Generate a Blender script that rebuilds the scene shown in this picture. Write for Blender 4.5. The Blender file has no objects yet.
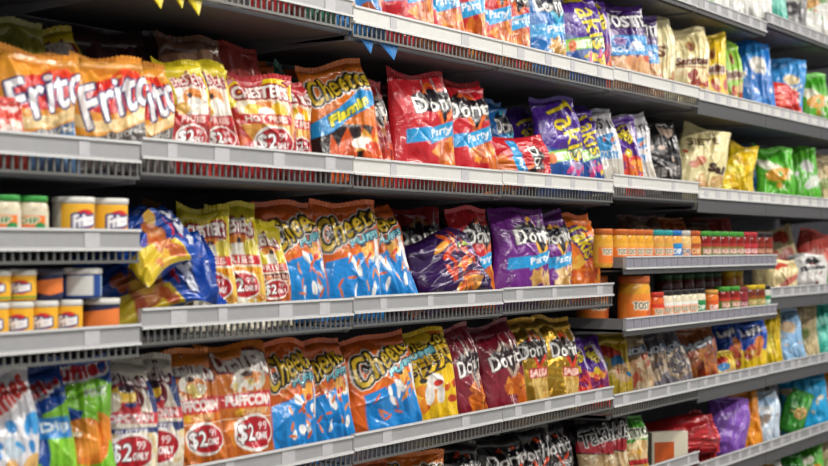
import bpy, math, random
import numpy as np
from mathutils import Vector, Matrix, Euler
from mathutils.bvhtree import BVHTree

# ------------------------------------------------------------------ setting up
SC = bpy.context.scene
COL = SC.collection
ALPHA = math.radians(31.5)      # angle between the view axis and the shelf run
FPX = 1544.0                    # focal length in pixels of an 828 px wide frame
DIST = 2.49                     # camera to shelf-front plane, metres
EYE = 1.50
CA, SA = math.cos(ALPHA), math.sin(ALPHA)
BAY = 0.914                     # three-foot shelf bays
S0 = 2.9055                     # run position of the first bay joint


def run_at(px, d=0.0):
    """Position along the run of the point that stands d behind the shelf-front plane in picture column px."""
    t = (px - 414.0) / FPX
    D = DIST + d
    # x = f*(s*SA - D*CA)/(s*CA + D*SA)
    return D * (CA + t * SA) / (SA - t * CA)


JOINT = [run_at(140) + BAY * k_ for k_ in range(-1, 8)]     # JOINT[1] is the first joint in view


def lin(c):
    if isinstance(c, str):
        c = tuple(int(c[i:i + 2], 16) / 255 for i in (0, 2, 4))
    return np.array([x / 12.92 if x <= 0.04045 else ((x + 0.055) / 1.055) ** 2.4 for x in c[:3]])


# ------------------------------------------------------------------ materials
def new_mat(name):
    m = bpy.data.materials.new(name)
    m.use_nodes = True
    nt = m.node_tree
    b = nt.nodes['Principled BSDF']
    return m, nt, b


def plain(name, hexcol, rough=0.5, metal=0.0, spec=0.5, bump=0.0, scale=60.0, vary=0.0, trans=0.0):
    m, nt, b = new_mat(name)
    c = lin(hexcol)
    b.inputs['Base Color'].default_value = (*c, 1)
    b.inputs['Roughness'].default_value = rough
    b.inputs['Metallic'].default_value = metal
    b.inputs['Specular IOR Level'].default_value = spec
    if trans:
        b.inputs['Transmission Weight'].default_value = trans
    tc = nt.nodes.new('ShaderNodeTexCoord')
    n = nt.nodes.new('ShaderNodeTexNoise')
    n.inputs['Scale'].default_value = scale
    n.inputs['Detail'].default_value = 4
    nt.links.new(tc.outputs['Object'], n.inputs['Vector'])
    if bump:
        bp = nt.nodes.new('ShaderNodeBump')
        bp.inputs['Strength'].default_value = bump
        bp.inputs['Distance'].default_value = 0.002
        nt.links.new(n.outputs['Fac'], bp.inputs['Height'])
        nt.links.new(bp.outputs['Normal'], b.inputs['Normal'])
    if vary:
        r = nt.nodes.new('ShaderNodeValToRGB')
        r.color_ramp.elements[0].position = 0.3
        r.color_ramp.elements[1].position = 0.7
        r.color_ramp.elements[0].color = (*(c * (1 - vary)), 1)
        r.color_ramp.elements[1].color = (*np.minimum(1, c * (1 + vary)), 1)
        nt.links.new(n.outputs['Fac'], r.inputs['Fac'])
        nt.links.new(r.outputs['Color'], b.inputs['Base Color'])
    return m


def printed(name, rough, bump, scale, coat=0.0):
    """Printed film or paper: the ink colour is the mesh's own 'ink' attribute, its alpha the foil."""
    m, nt, b = new_mat(name)
    a = nt.nodes.new('ShaderNodeAttribute')
    a.attribute_name = 'ink'
    nt.links.new(a.outputs['Color'], b.inputs['Base Color'])
    nt.links.new(a.outputs['Alpha'], b.inputs['Metallic'])
    b.inputs['Roughness'].default_value = rough
    b.inputs['Specular IOR Level'].default_value = 0.4
    if coat:
        b.inputs['Coat Weight'].default_value = coat
        b.inputs['Coat Roughness'].default_value = 0.07
    if bump:
        tc = nt.nodes.new('ShaderNodeTexCoord')
        oi = nt.nodes.new('ShaderNodeObjectInfo')
        mul = nt.nodes.new('ShaderNodeMath'); mul.operation = 'MULTIPLY'
        mul.inputs[1].default_value = 9.0
        nt.links.new(oi.outputs['Random'], mul.inputs[0])
        n = nt.nodes.new('ShaderNodeTexNoise')
        n.noise_dimensions = '4D'
        n.inputs['Scale'].default_value = scale
        n.inputs['Detail'].default_value = 3
        n.inputs['Distortion'].default_value = 1.2
        nt.links.new(tc.outputs['Object'], n.inputs['Vector'])
        nt.links.new(mul.outputs[0], n.inputs['W'])
        # sharp crinkle ridges
        sub = nt.nodes.new('ShaderNodeMath'); sub.operation = 'SUBTRACT'
        sub.inputs[1].default_value = 0.5
        ab = nt.nodes.new('ShaderNodeMath'); ab.operation = 'ABSOLUTE'
        nt.links.new(n.outputs['Fac'], sub.inputs[0])
        nt.links.new(sub.outputs[0], ab.inputs[0])
        bp = nt.nodes.new('ShaderNodeBump')
        bp.inputs['Strength'].default_value = bump
        bp.inputs['Distance'].default_value = 0.02
        nt.links.new(ab.outputs[0], bp.inputs['Height'])
        nt.links.new(bp.outputs['Normal'], b.inputs['Normal'])
        if coat:
            nt.links.new(bp.outputs['Normal'], b.inputs['Coat Normal'])
    return m


M_FILM = printed('glossy_printed_film', 0.30, 0.36, 15.0, 0.85)
M_LABEL = printed('printed_paper_label', 0.38, 0.0, 1.0)
M_RAIL = plain('price_rail_plastic', 'a4a4a6', 0.32, 0.15, 0.5, 0.05, 30, 0.04)
M_RAILW = plain('white_price_rail_plastic', 'cfceca', 0.35, 0.0, 0.5, 0.03, 30, 0.03)
M_LIP = plain('rail_lip_plastic', 'd0d0d0', 0.25, 0.0, 0.6)
M_TAG = plain('price_tag_paper', 'b9b8bc', 0.45, 0.0, 0.4, 0.0, 90, 0.05)
M_TAGJ = plain('grey_price_tag_paper', '85838e', 0.4, 0.0, 0.4, 0.0, 160, 0.10)
M_GRILLE = plain('painted_grille_metal', '747472', 0.4, 0.5, 0.5)
M_DECK = plain('painted_shelf_metal', '56565a', 0.5, 0.3, 0.4, 0.05, 20, 0.08)
M_BRACKET = plain('bracket_metal', '7c7c7f', 0.45, 0.3, 0.4, 0.04, 20, 0.05)
M_LOWLIP = plain('dark_lower_lip', '58585a', .5, .2)
M_BACK = plain('gondola_back_panel', '444248', 0.7, 0.0, 0.3, 0.1, 12, 0.2)
M_FLOOR = plain('floor_tile', '8c877e', 0.3, 0.0, 0.5, 0.02, 3, 0.08)
M_CEIL = plain('ceiling_tile', 'd8d8d4', 0.85, 0.0, 0.2, 0.2, 40, 0.05)
M_HOUSING = plain('lamp_housing', 'e4e4e4', 0.5)


def emit(name, col, s):
    m, nt, b = new_mat(name)
    b.inputs['Base Color'].default_value = (*col, 1)
    b.inputs['Emission Color'].default_value = (*col, 1)
    b.inputs['Emission Strength'].default_value = s
    return m


# ------------------------------------------------------------------ object helpers
def mesh_obj(name, verts, faces, mat, parent=None, smooth=False):
    me = bpy.data.meshes.new(name)
    me.from_pydata([tuple(v) for v in verts], [], faces)
    if mat is not None:
        me.materials.append(mat)
    if smooth:
        me.polygons.foreach_set('use_smooth', [True] * len(me.polygons))
    me.update()
    o = bpy.data.objects.new(name, me)
    COL.objects.link(o)
    if parent is not None:
        o.parent = parent
    return o


def boxes(parts):
    V, F = [], []
    for (x0, x1, y0, y1, z0, z1) in parts:
        b = len(V)
        V += [(x0, y0, z0), (x1, y0, z0), (x1, y1, z0), (x0, y1, z0), (x0, y0, z1), (x1, y0, z1), (x1, y1, z1), (x0, y1, z1)]
        F += [tuple(b + i for i in f) for f in ((3, 2, 1, 0), (4, 5, 6, 7), (0, 1, 5, 4), (1, 2, 6, 5), (2, 3, 7, 6), (3, 0, 4, 7))]
    return V, F


def prism(profile, x0, x1):
    """Extrude a closed (y, z) profile along the run."""
    n = len(profile)
    V = [(x0, y, z) for y, z in profile] + [(x1, y, z) for y, z in profile]
    F = [(i, (i + 1) % n, n + (i + 1) % n, n + i) for i in range(n)]
    F += [tuple(range(n - 1, -1, -1)), tuple(range(n, 2 * n))]
    return V, F


def empty(name, loc, label, cat, group=None):
    o = bpy.data.objects.new(name, None)
    o.empty_display_size = 0.05
    o.location = loc
    COL.objects.link(o)
    o['label'] = label
    o['category'] = cat
    if group:
        o['group'] = group
    return o


def structure(name, V, F, mat):
    o = mesh_obj(name, V, F, mat)
    o['kind'] = 'structure'
    return o


# ------------------------------------------------------------------ printing inks
_glyph = {}


def glyph_edges(txt):
    """Outline segments (m x 4) of a line of lettering, scaled to the unit box."""
    if txt in _glyph:
        return _glyph[txt]
    cu = bpy.data.curves.new('lettering', 'FONT')
    cu.body = txt
    cu.resolution_u = 3
    cu.space_character = 1.04
    ob = bpy.data.objects.new('lettering', cu)
    COL.objects.link(ob)
    bpy.context.view_layer.update()
    me = ob.evaluated_get(bpy.context.evaluated_depsgraph_get()).to_mesh()
    co = np.array([v.co[:2] for v in me.vertices])
    cnt = {}
    for p in me.polygons:
        for e in p.edge_keys:
            cnt[e] = cnt.get(e, 0) + 1
    E = np.array([(co[a][0], co[a][1], co[b][0], co[b][1]) for (a, b), n in cnt.items() if n == 1])
    ob.to_mesh_clear()
    bpy.data.objects.remove(ob)
    bpy.data.curves.remove(cu)
    lo = np.array([E[:, [0, 2]].min(), E[:, [1, 3]].min()])
    hi = np.array([E[:, [0, 2]].max(), E[:, [1, 3]].max()])
    s = hi - lo
    E = (E - np.array([*lo, *lo])) / np.array([*s, *s]) - 0.5
    _glyph[txt] = E
    return E


class Art:
    """A sheet of print in coordinates u, v from -1 to 1; every mark is a shape with one ink."""

    def __init__(self, base, asp=0.7, n=(84, 112), ss=3, foil=0.0, k=1.0):
        # k < 1: the print sits in the upper part k of the sheet, above the folded foot
        self.k = k
        self.nu, self.nv, self.ss, self.asp = n[0], n[1], ss, asp / k
        w, h = n[0] * ss, n[1] * ss
        self.w, self.h = w, h
        self.img = np.empty((h, w, 4))
        self.img[:, :, :3] = lin(base)
        self.img[:, :, 3] = foil
        self.pid = np.zeros((h, w), dtype=np.int8)
        self.base = base
        self.foil = foil
        u = (np.arange(w) + 0.5) / w * 2 - 1
        v = ((np.arange(h) + 0.5) / h * 2 - 1 - (1 - k)) / k
        self.U, self.V = np.meshgrid(u, v)

    def put(self, mask, col, part=0, foil=0.0):
        self.img[mask, :3] = lin(col)
        self.img[mask, 3] = foil
        if part is not None:
            self.pid[mask] = part

    def rect(self, u0, v0, u1, v1, col, part=0, foil=0.0):
        self.put((self.U >= u0) & (self.U <= u1) & (self.V >= (v0 if v0 > -.99 else -9)) & (self.V <= v1), col, part, foil)

    def ell(self, cu, cv, ru, rv, col, part=0, rot=0.0, foil=0.0):
        x = (self.U - cu) * self.asp
        y = self.V - cv
        c, s = math.cos(math.radians(rot)), math.sin(math.radians(rot))
        a = (x * c + y * s) / (ru * self.asp)
        b = (-x * s + y * c) / rv
        self.put(a * a + b * b <= 1, col, part, foil)

    def edges_mask(self, E):
        w, h = self.w, self.h
        m = np.zeros((h, w), dtype=bool)
        X = (E[:, [0, 2]] + 1) * 0.5 * w - 0.5
        Y = (E[:, [1, 3]] * self.k + (1 - self.k) + 1) * 0.5 * h - 0.5
        cols = np.arange(w)
        for (xa, xb), (ya, yb) in zip(X, Y):
            if ya == yb:
                continue
            lo, hi = (ya, yb) if ya < yb else (yb, ya)
            r0, r1 = max(0, math.ceil(lo)), min(h - 1, math.ceil(hi) - 1)
            if r1 < r0:
                continue
            r = np.arange(r0, r1 + 1)
            xi = xa + (r - ya) / (yb - ya) * (xb - xa)
            m[r0:r1 + 1] ^= cols[None, :] > xi[:, None]
        return m

    def poly(self, pts, col, part=0, foil=0.0):
        pts = [(u, v if v > -.99 else -3) for u, v in pts]
        n = len(pts)
        E = np.array([(*pts[i], *pts[(i + 1) % n]) for i in range(n)], dtype=float)
        self.put(self.edges_mask(E), col, part, foil)

    @staticmethod
    def grow(m, n):
        for i in range(n):
            g = m.copy()
            g[1:] |= m[:-1]; g[:-1] |= m[1:]; g[:, 1:] |= m[:, :-1]; g[:, :-1] |= m[:, 1:]
            if i % 2:
                g[1:, 1:] |= m[:-1, :-1]; g[:-1, :-1] |= m[1:, 1:]; g[1:, :-1] |= m[:-1, 1:]; g[:-1, 1:] |= m[1:, :-1]
            m = g
        return m

    def text(self, txt, cu, cv, w, h, col, outs=(), rot=0.0, shear=0.0, arc=0.0, bold=0, part=None, foil=0.0, wedge=0.0):
        if part is None:
            part = 1 if h >= .29 else 0
        """outs: (growth in fine pixels, ink) from the outermost ring inwards."""
        E = glyph_edges(txt).copy()
        for i, j in ((0, 1), (2, 3)):
            x, y = E[:, i].copy(), E[:, j].copy()
            y = y * (1 + wedge * x)
            X = x * w * self.asp
            Y = y * h + arc * (0.25 - x * x) * 4 * h
            X = X + shear * Y
            c, s = math.cos(math.radians(rot)), math.sin(math.radians(rot))
            E[:, i] = (X * c - Y * s) / self.asp + cu
            E[:, j] = X * s + Y * c + cv
        m = self.edges_mask(E)
        f = self.ss / 3.0
        if bold:
            m = self.grow(m, max(1, round(bold * f)))
        for g, oc in outs:
            self.put(self.grow(m, max(1, round(g * f))), oc, part)
        self.put(m, col, part, foil)

    def bits(self, n, box, size, cols, seed, kind='ell', part=0):
        """Printed pictures of crisps: a scatter of small flat shapes."""
        r = random.Random(seed)
        for _ in range(n):
            u, v = r.uniform(box[0], box[2]), r.uniform(box[1], box[3])
            s = size * r.uniform(0.6, 1.3)
            c = r.choice(cols)
            a = r.uniform(0, 360)
            if kind == 'ell':
                self.ell(u, v, s / self.asp, s * r.uniform(.45, .8), c, part, a)
            elif kind == 'curl':
                self.ell(u, v, s * 1.5 / self.asp, s * .45, c, part, a)
            else:
                p = []
                for k in range(3):
                    t = math.radians(a + 120 * k + r.uniform(-15, 15))
                    p.append((u + math.cos(t) * s / self.asp, v + math.sin(t) * s))
                self.poly(p, c, part)

    def sheet(self):
        h, w, s = self.nv, self.nu, self.ss
        img = self.img.reshape(h, s, w, s, 4).mean(axis=(1, 3))
        pid = self.pid[s // 2::s, s // 2::s]
        return img, pid


ORANGE_BITS = ['d8741c', 'e8922e', 'c45f14', 'f0a848', 'b8520f']
TAN_BITS = ['d9b070', 'c99850', 'e6c48a', 'b98440']
RED_BITS = ['b83018', 'd04a20', '96220f', 'e06a30']


def badge(a, cu, cv, r, txt='$2', small='99', rot=0):
    a.ell(cu, cv, r, r * a.asp * .72, 'f4f0ea', 3, rot)
    a.ell(cu + r * .05, cv, r * .9, r * a.asp * .6, 'b81e2a', 3, rot)
    a.text(txt, cu - r * .38, cv - r * .02, r * .85, r * a.asp * .72, 'ffffff', [(3, '5a1018')], rot, bold=1, part=3)
    a.text(small, cu + r * .42, cv + r * a.asp * .24, r * .4, r * a.asp * .3, 'ffffff', [], rot, part=3)
    a.text('ONLY', cu + r * .42, cv - r * a.asp * .14, r * .62, r * a.asp * .26, 'ffffff', [], rot, bold=1, part=3)


def d_fritos(a, s):
    a.poly([(-1, -.3), (-.4, -.52), (.3, -.42), (1, -.1), (1, -.34), (.3, -.66), (-.4, -.76), (-1, -.58)], 'f2d49a')
    a.poly([(-1, -1), (1, -1), (1, -.4), (.2, -.72), (-.4, -.84), (-1, -.8)], '5c7ea6' if s % 2 == 0 else '6b6460')
    a.text('Flavored', .35, -.72, 1.0, .16, 'e8e4da', [(2, '3a3a44')], 18, .2, part=0)
    a.ell(.12, .12, .9, .44, 'd42e2a', 0, 16)
    a.ell(.4, .5, .45, .26, 'e0402e', 0, 14)
    a.text('Fritos', .40, .2, 2.45, .92, 'f6f3f4', [(5, '27306e')], 25, .2, bold=2)
    a.bits(14, (-.9, .55, .9, .95), .05, ['eeaa48', 'f0b45a'], s)


def d_chester_red(a, s):
    a.rect(-1, .42, 1, 1, 'e6c81e')
    a.poly([(-1, .7), (-.2, .42), (-1, .1)], 'e8d228')
    a.bits(26, (-.9, -.95, .9, -.1), .14, RED_BITS + ['e8a040'], s, 'curl')
    a.ell(.1, -.12, .86, .62, 'dc9a44')
    a.bits(14, (-.6, -.6, .8, .1), .12, ['e8b058', 'd07c2c', 'f0c878'], s + 9, 'curl')
    a.ell(.05, .2, .8, .42, 'f2e6cc')
    a.ell(.05, .12, .4, .24, 'e8862a')
    a.ell(-.3, .08, .28, .2, 'f0c428')
    a.ell(.45, .1, .26, .2, 'f0c020')
    a.ell(.05, .02, .26, .16, 'f6f2e8')
    a.text("CHESTER'S", .02, .58, 1.6, .34, 'f7efe8', [(7, 'b01c2c'), (3, '7c1420')], 0, 0, .16, bold=2)
    a.rect(-.75, -.24, .85, .0, 'c3202c')
    a.text('HOT FRIES', .05, -.12, 1.3, .14, 'f8ead8', [], 0, bold=1)
    badge(a, .2, -.66, .62)


def d_chester_narrow(a, s):
    a.rect(-1, -1, 1, -.02, 'b42a2c')
    a.bits(14, (-.9, -.95, .9, -.2), .13, RED_BITS + ['8c1c20'], s, 'curl')
    a.poly([(-1, .2), (-.5, -.02), (-.75, -.4), (-1, -.35)], 'e2cc24')
    a.poly([(-.6, .74), (.85, .8), (.85, -.2), (-.35, -.28)], 'efe6da')
    a.ell(.2, .15, .4, .22, 'e08a34'); a.ell(.25, .02, .3, .14, 'f4f0e8'); a.ell(.05, .2, .1, .06, '3a2a30'); a.ell(-.2, -.1, .25, .14, 'd8a848')
    a.text("CHESTER'S", .15, .56, 1.4, .3, 'f7efe8', [(5, 'a8203a')], 0, 0, .2, bold=1)
    a.rect(-.4, -.42, .85, -.24, 'c3202c')
    a.text('FRIES', .22, -.33, .9, .12, 'f6e0d8', [], 0, bold=1)
    badge(a, .2, -.7, .6)


def d_chester_yellow(a, s):
    a.rect(-1, -1, 1, .52, 'f0ead6')
    a.poly([(-1, .3), (-1, .6), (1, .6), (1, .1), (.5, .5)], 'e0cb2a')
    a.text("CHESTER'S", .05, .52, 1.4, .3, 'fbf6ee', [(7, 'b2243a'), (3, '8c1a2a')], 0, 0, .22, bold=2)
    a.ell(.08, .18, .55, .2, 'e8923a'); a.ell(.1, .08, .5, .13, 'f4efe4')
    a.ell(-.45, .1, .3, .2, 'd8c43a'); a.ell(.6, .1, .3, .2, 'e2d050')
    a.ell(.16, .25, .1, .06, '2c2840')
    a.rect(-.85, -.24, .9, -.04, 'cc2c34')
    a.text('FRIES', .02, -.14, 1.2, .13, 'f8e8e0', [], 0, bold=1)
    a.rect(-.85, -.46, .9, -.28, 'f0b42a' if s % 3 else '7c1c2a')
    a.text('ORIGINAL' if s % 3 else 'FLAMIN', .02, -.37, 1.4, .11, 'c85a14' if s % 3 else 'f4d8c8', [], 0, bold=1)
    a.bits(20, (-.9, -1, .9, -.5), .16, ['d8a83c', 'e8c050', 'c98a30', 'e2b85a'] if s % 3 else ['c86a2c', 'd8863c', 'b8521c'], s, 'curl')
    badge(a, .05, -.66, .68)


def d_cheetos_hot(a, s):
    a.poly([(-1, -1), (1, -1), (1, -.5), (-1, -.2)], '2a1c1c')
    a.poly([(-1, -.25), (-.2, .02), (.5, .36), (1, .3), (1, .02), (.2, -.2), (-.5, -.5), (-1, -.55)], '1f8fd0')
    a.text('Flamin', .1, -.06, 1.25, .2, 'f2e43a', [(2, '1a5a30')], 22, .15, bold=2)
    for p in ([(-.9, -1), (-.5, -.5), (-.3, -.8), (0, -.4), (.2, -.9)], [(0, -1), (.4, -.42), (.6, -.7), (.95, -.3), (1, -1)]):
        a.poly(p, 'd8581c')
    a.poly([(.1, -.95), (.45, -.5), (.75, -.75), (.9, -.5), (.9, -.95)], 'e8a43c')
    a.ell(.35, -.78, .3, .12, 'efe6da'); a.ell(.65, -.88, .25, .1, 'd8482a')
    a.text('Cheetos', .02, .5, 1.85, .5, 'e9c42e', [(9, 'f6f0e6'), (6, '1c1414')], 8, .1, .2, bold=1, wedge=-.6)


def d_cheetos(a, s):
    a.poly([(-.62, -1), (1, -1), (1, .08), (.45, -.04), (.1, -.14), (-.62, -.30)], '1b86d2')
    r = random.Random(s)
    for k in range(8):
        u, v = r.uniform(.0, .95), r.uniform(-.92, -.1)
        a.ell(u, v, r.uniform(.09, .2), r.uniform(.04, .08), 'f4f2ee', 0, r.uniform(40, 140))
    for k in range(22):
        u, v = r.uniform(-.35, .98), r.uniform(-.95, .12)
        a.ell(u, v, .13, .03, r.choice(['e07a22', 'd86418', 'ee9434']), 0, r.uniform(0, 180))
    a.poly([(.28, .2), (.62, .14), (.7, -.18), (.42, -.28), (.3, -.05)], 'eeb04a')
    a.ell(.34, .08, .08, .06, '2a2024'); a.ell(.52, -.16, .13, .06, 'd03a2c', 0, 30)
    a.poly([(.66, .3), (.8, .3), (.98, -.6), (.86, -.6)], 'f0eee8')
    a.text('PUFFS', .46, .24, .85, .15, '8fe0ea', [(4, '1a5a78')], 14, .1, bold=1)
    a.text('Cheetos', .18, .55, 2.0, .54, 'e6c034', [(9, 'f4ede0'), (6, '1e1512')], 18, .12, .10, bold=1, wedge=-.9)
    a.ell(-.52, .33, .09, .12, '1e1512', 1, 10)


def d_cheetos_pizza(a, s):
    a.rect(-1, -1, 1, .45, 'ecc21e')
    a.text('CHEESE', .1, .32, 1.6, .16, '2a1c14', [], 14, bold=1)
    a.text('PIZZA', .1, .08, 1.6, .22, '2a1c14', [], 14, bold=2)
    a.bits(16, (-.8, -.95, .9, -.35), .16, ['e0851e', 'd05a1c', 'f0a83a', 'b83a18'], s)
    a.ell(.1, -.25, .3, .2, 'f2eee6'); a.ell(-.1, -.55, .16, .26, 'f2eee6'); a.ell(.3, -.6, .16, .2, 'eae4da')
    a.ell(-.3, -.2, .14, .07, '2a1c18'); a.ell(.2, -.3, .16, .08, 'd83a2a')
    a.poly([(-1, .5), (1, .68), (1, 1), (-1, 1)], 'e8761c')
    a.text('PUFFS', -.2, .5, 1.1, .14, '8fdce8', [(4, '1a5a78')], 8, bold=2)
    a.text('Cheetos', .05, .76, 1.8, .32, 'e8c83a', [(5, '1c1412')], 6, .1, .1, bold=1)


def doritos(a, s, slab='17121a', ribbon=True, sub=None, chipc=ORANGE_BITS, flame='e86a20', letters='f1eee8', oy=0.0):
    q = .26 if s % 2 == 0 else .12
    sh = lambda pts: [(u + q, v + oy) for u, v in pts]
    a.poly(sh([(-.7, .54), (-.1, .80), (.25, .60), (1, .72), (1, .14), (.5, .06), (.15, -.24), (-.1, .1), (-.66, .14)]), slab)
    a.poly(sh([(-.15, .16), (.15, -.32), (.62, .24), (.5, .24), (.16, -.14), (-.02, .16)]), flame)
    a.poly(sh([(-.35, .62), (.05, .9), (.35, .62), (.2, .62), (.05, .8), (-.15, .62)]), flame)
    for k in range(3):
        u = .1 + .3 * k
        a.poly([(u, .58 + oy), (u + .12, .98), (u + .14, .98), (u + .05, .58 + oy)], 'c9c6c4', foil=.6)
    a.text('Doritos', .22 + q, .35 + oy, 1.95, .36, letters, [(2, '0e0c10')], 5, 0, 0, bold=1, wedge=-.25)
    a.bits(22, (.0, -.95, 1, -.52), .17, chipc, s, 'tri')
    if ribbon:
        a.poly([(-.75, -.58), (-.05, -.52), (-.05, -.22), (-.75, -.28)], '1d93cf', 2)
        a.poly([(-.1, -.6), (1, -.34), (1, -.02), (-.1, -.26)], '2a9fd8', 2)
        a.text('Party Size', .66, -.26, 1.45, .22, 'f6f8fa', [], 11, 0, bold=1, part=2)
    if sub:
        a.rect(-.1, -.62, .98, -.36, 'b01c20', 2)
        a.text(sub, .42, -.49, .9, .18, 'f2c8b8', [], 0, bold=2, part=2)


def d_dor_red(a, s): doritos(a, s)
def d_dor_blue(a, s): doritos(a, s, '101830', True, None, TAN_BITS, '4ac0e0')
def d_dor_purple(a, s): doritos(a, s, '181022', True, None, TAN_BITS, 'e8b040')
def d_dor_maroon(a, s): doritos(a, s, '2c1016', False, None, ORANGE_BITS, 'b89a88', 'ece6e2', -.3)


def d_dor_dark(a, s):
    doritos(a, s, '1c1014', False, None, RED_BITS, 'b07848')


def d_dor_gold(a, s):
    for k in range(6):
        a.poly([(-1, .9 - .3 * k), (1, .7 - .3 * k), (1, .62 - .3 * k), (-1, .86 - .3 * k)], 'e0bc4a', foil=.85)
    doritos(a, s, '2a1c10', False, 'SALSA', ['d8b060', 'c8983c', 'e2c070'], 'd83a22', 'f1eee8', -.2)


def d_dor_black(a, s):
    doritos(a, s, '0c0a0c', False, None, RED_BITS, 'c8401c', 'd8d4d0')
    a.text('Loaded', .2, -.12, 1.1, .16, 'b8b4b0', [], 8, bold=1)


def d_takis_purple(a, s):
    a.poly([(-1, -1), (1, -1), (1, -.2), (-.2, -.35), (-1, -.2)], '1d4c96')
    a.poly([(-.9, -.72), (1, -.5), (1, -.2), (-.9, -.42)], '86c232', 2)
    a.text('FIESTA SIZE', .2, -.46, 1.5, .17, 'eef6d8', [], 7, bold=2, part=2)
    a.ell(-.55, -.56, .14, .14, 'e0702a', 2)
    a.bits(10, (.0, -1, 1, -.75), .14, ['b0a0c8', 'd84a8a', 'e8c83a'], s, 'curl')
    a.text('Takis', .34, .2, 2.0, .74, 'f0d820', [(4, '3a1c6e')], -72, .1, 0, bold=1, wedge=-.6)
    a.bits(9, (-.9, -.2, -.3, .9), .04, ['6a3ca0', '55308a'], s)


def d_takis_orange(a, s):
    a.bits(16, (-.9, -1, .9, -.3), .2, ['f0a030', 'e87820', 'f6c04a', 'd85a18'], s, 'curl')
    a.text('Takis', .1, .28, 1.6, .75, 'f2dc2a', [(7, '4b2280')], -66, .1, 0, bold=2, wedge=-.4)


def d_takis_mix(a, s):
    a.poly([(-1, -1), (1, -1), (1, -.35), (-1, -.1)], 'd8402a')
    a.bits(12, (-.9, -1, .9, -.3), .2, ['e87a2a', 'd2305a', 'f0a030', '8a2a6a'], s, 'curl')
    a.text('Takis', .15, .5, 1.3, .5, 'f0dc3a', [(4, '3a1c60')], -50, .1, 0, bold=2, wedge=-.4)
    a.poly([(.3, .95), (.6, .95), (1, -.3), (.8, -.3)], 'e2d8ec')
    a.ell(.1, -.18, .22, .14, 'e8c830')


def d_takis_dark(a, s):
    a.bits(24, (-.7, -.7, .9, .3), .16, ['d85a24', 'e8862c', 'c8401c', 'e8a040', 'a8301c'], s, 'curl')
    a.text('Takis', .1, .62, 1.1, .4, 'c9a8d8', [(5, '2a1250')], 8, .1, bold=4)
    a.bits(4, (-.8, -.1, -.2, .5), .09, ['8ab030', 'b8c850'], s + 3)


def d_taki_black(a, s):
    a.poly([(-1, -.1), (1, -.25), (1, .2), (-1, .32)], 'b01e2c')
    a.poly([(-1, -1), (1, -1), (1, -.3), (-1, -.15)], 'c8ab80')
    a.bits(14, (-1, -1, 1, -.3), .16, ['d8c098', 'b89868', 'e2d2b0'], s)
    a.text('Takis', .1, .5, 1.9, .56, '161214', [(5, 'f0ece8')], 12, .1, bold=2)


def d_tostitos(a, s):
    a.rect(-1, -1, 1, -.55, 'd8a070')
    a.bits(16, (-1, -1, 1, -.5), .2, ['e0b080', 'c84a30', 'd8986a', 'e8c8a0'], s)
    a.poly([(-1, -.55), (1, -.45), (1, .12), (-1, .0)], '2d8fd0')
    a.ell(.1, -.2, .6, .18, '2a6ab8'); a.ell(-.2, -.12, .22, .12, '6a3a86'); a.ell(.4, -.2, .2, .1, 'efe6f0')
    a.text('ROUNDS', .1, -.32, 1.3, .14, 'dcecf8', [], 6, bold=1)
    a.text('TOSTITOS', .5, .55, 2.3, .38, 'f4f1f2', [(6, '1a1024')], 4, 0, .05, bold=2)
    a.ell(-.5, .12, .3, .1, 'b9a8c8')


def d_tostitos_white(a, s):
    a.poly([(-1, -1), (1, -1), (1, -.55), (-1, -.5)], 'c9c2b6')
    a.poly([(-.8, .1), (.6, .25), (.7, -.1), (-.6, -.2)], '2c8cc8')
    a.text('TOSTITOS', .2, .55, 2.0, .34, '26202e', [(4, 'f6f4f6')], 0, 0, .05, bold=2)
    a.bits(10, (-.7, -.5, .7, .1), .14, ['d8b890', 'b85a3a', '3a9ad4', 'e8dcd0'], s)
    a.text('PARTY', .1, -.42, 1.0, .18, '3a9ad8', [(3, 'f8f8f8')], 0, bold=2)


def d_tostitos_green(a, s):
    a.poly([(-1, -1), (1, -1), (1, -.1), (-1, .0)], 'd8b884')
    a.bits(18, (-1, -1, 1, -.1), .2, ['e8b84a', 'd8a868', 'e6cfa0', 'c8a060'], s)
    a.rect(-1, .1, 1, .6, 'e6ead0')
    a.text('TOSTITOS', .1, .34, 2.2, .36, '1c1c20', [], 6, bold=2)
    a.rect(-1, -.92, 1, -.72, 'b8282c')


def d_siete(a, s):
    a.text('SIETE', -.1, .55, 1.3, .24, '6a5230', [], 16, bold=2)
    a.bits(5, (-.7, -.45, -.1, -.1), .16, ['dc8a5c', 'c8704a'], s)
    a.bits(10, (-.9, -1, .9, -.6), .18, ['d0ac70', 'c49a5c', 'b98a50'], s)
    a.text('Sal', .55, -.3, .6, .26, '3c1c14', [], 0, .1, bold=4)
    a.ell(-.75, .05, .1, .06, 'c03a2c')


def d_santitas(a, s):
    a.text('Santitas', .1, -.12, 1.45, .22, '6a3420', [(2, 'f2e4c0')], 4, .12, bold=3)
    a.ell(.05, .38, .2, .2, 'b88a50'); a.ell(.05, .36, .1, .14, '7c3a20')
    a.rect(-.6, -.34, .8, -.29, 'a87048')
    a.bits(16, (-.9, -1, 1, -.5), .15, ['d8924a', 'b83a28', 'e0b070', '9a3424', 'e4c894'], s)


def d_santitas_plain(a, s):
    a.text('S', .1, -.05, .5, .3, '7c4a2a', [], 0, .1, bold=3)
    a.bits(14, (-.9, -1, .9, -.3), .18, ['d8b878', 'c8a060', 'e0c890', 'c08a5a'], s)


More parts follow.
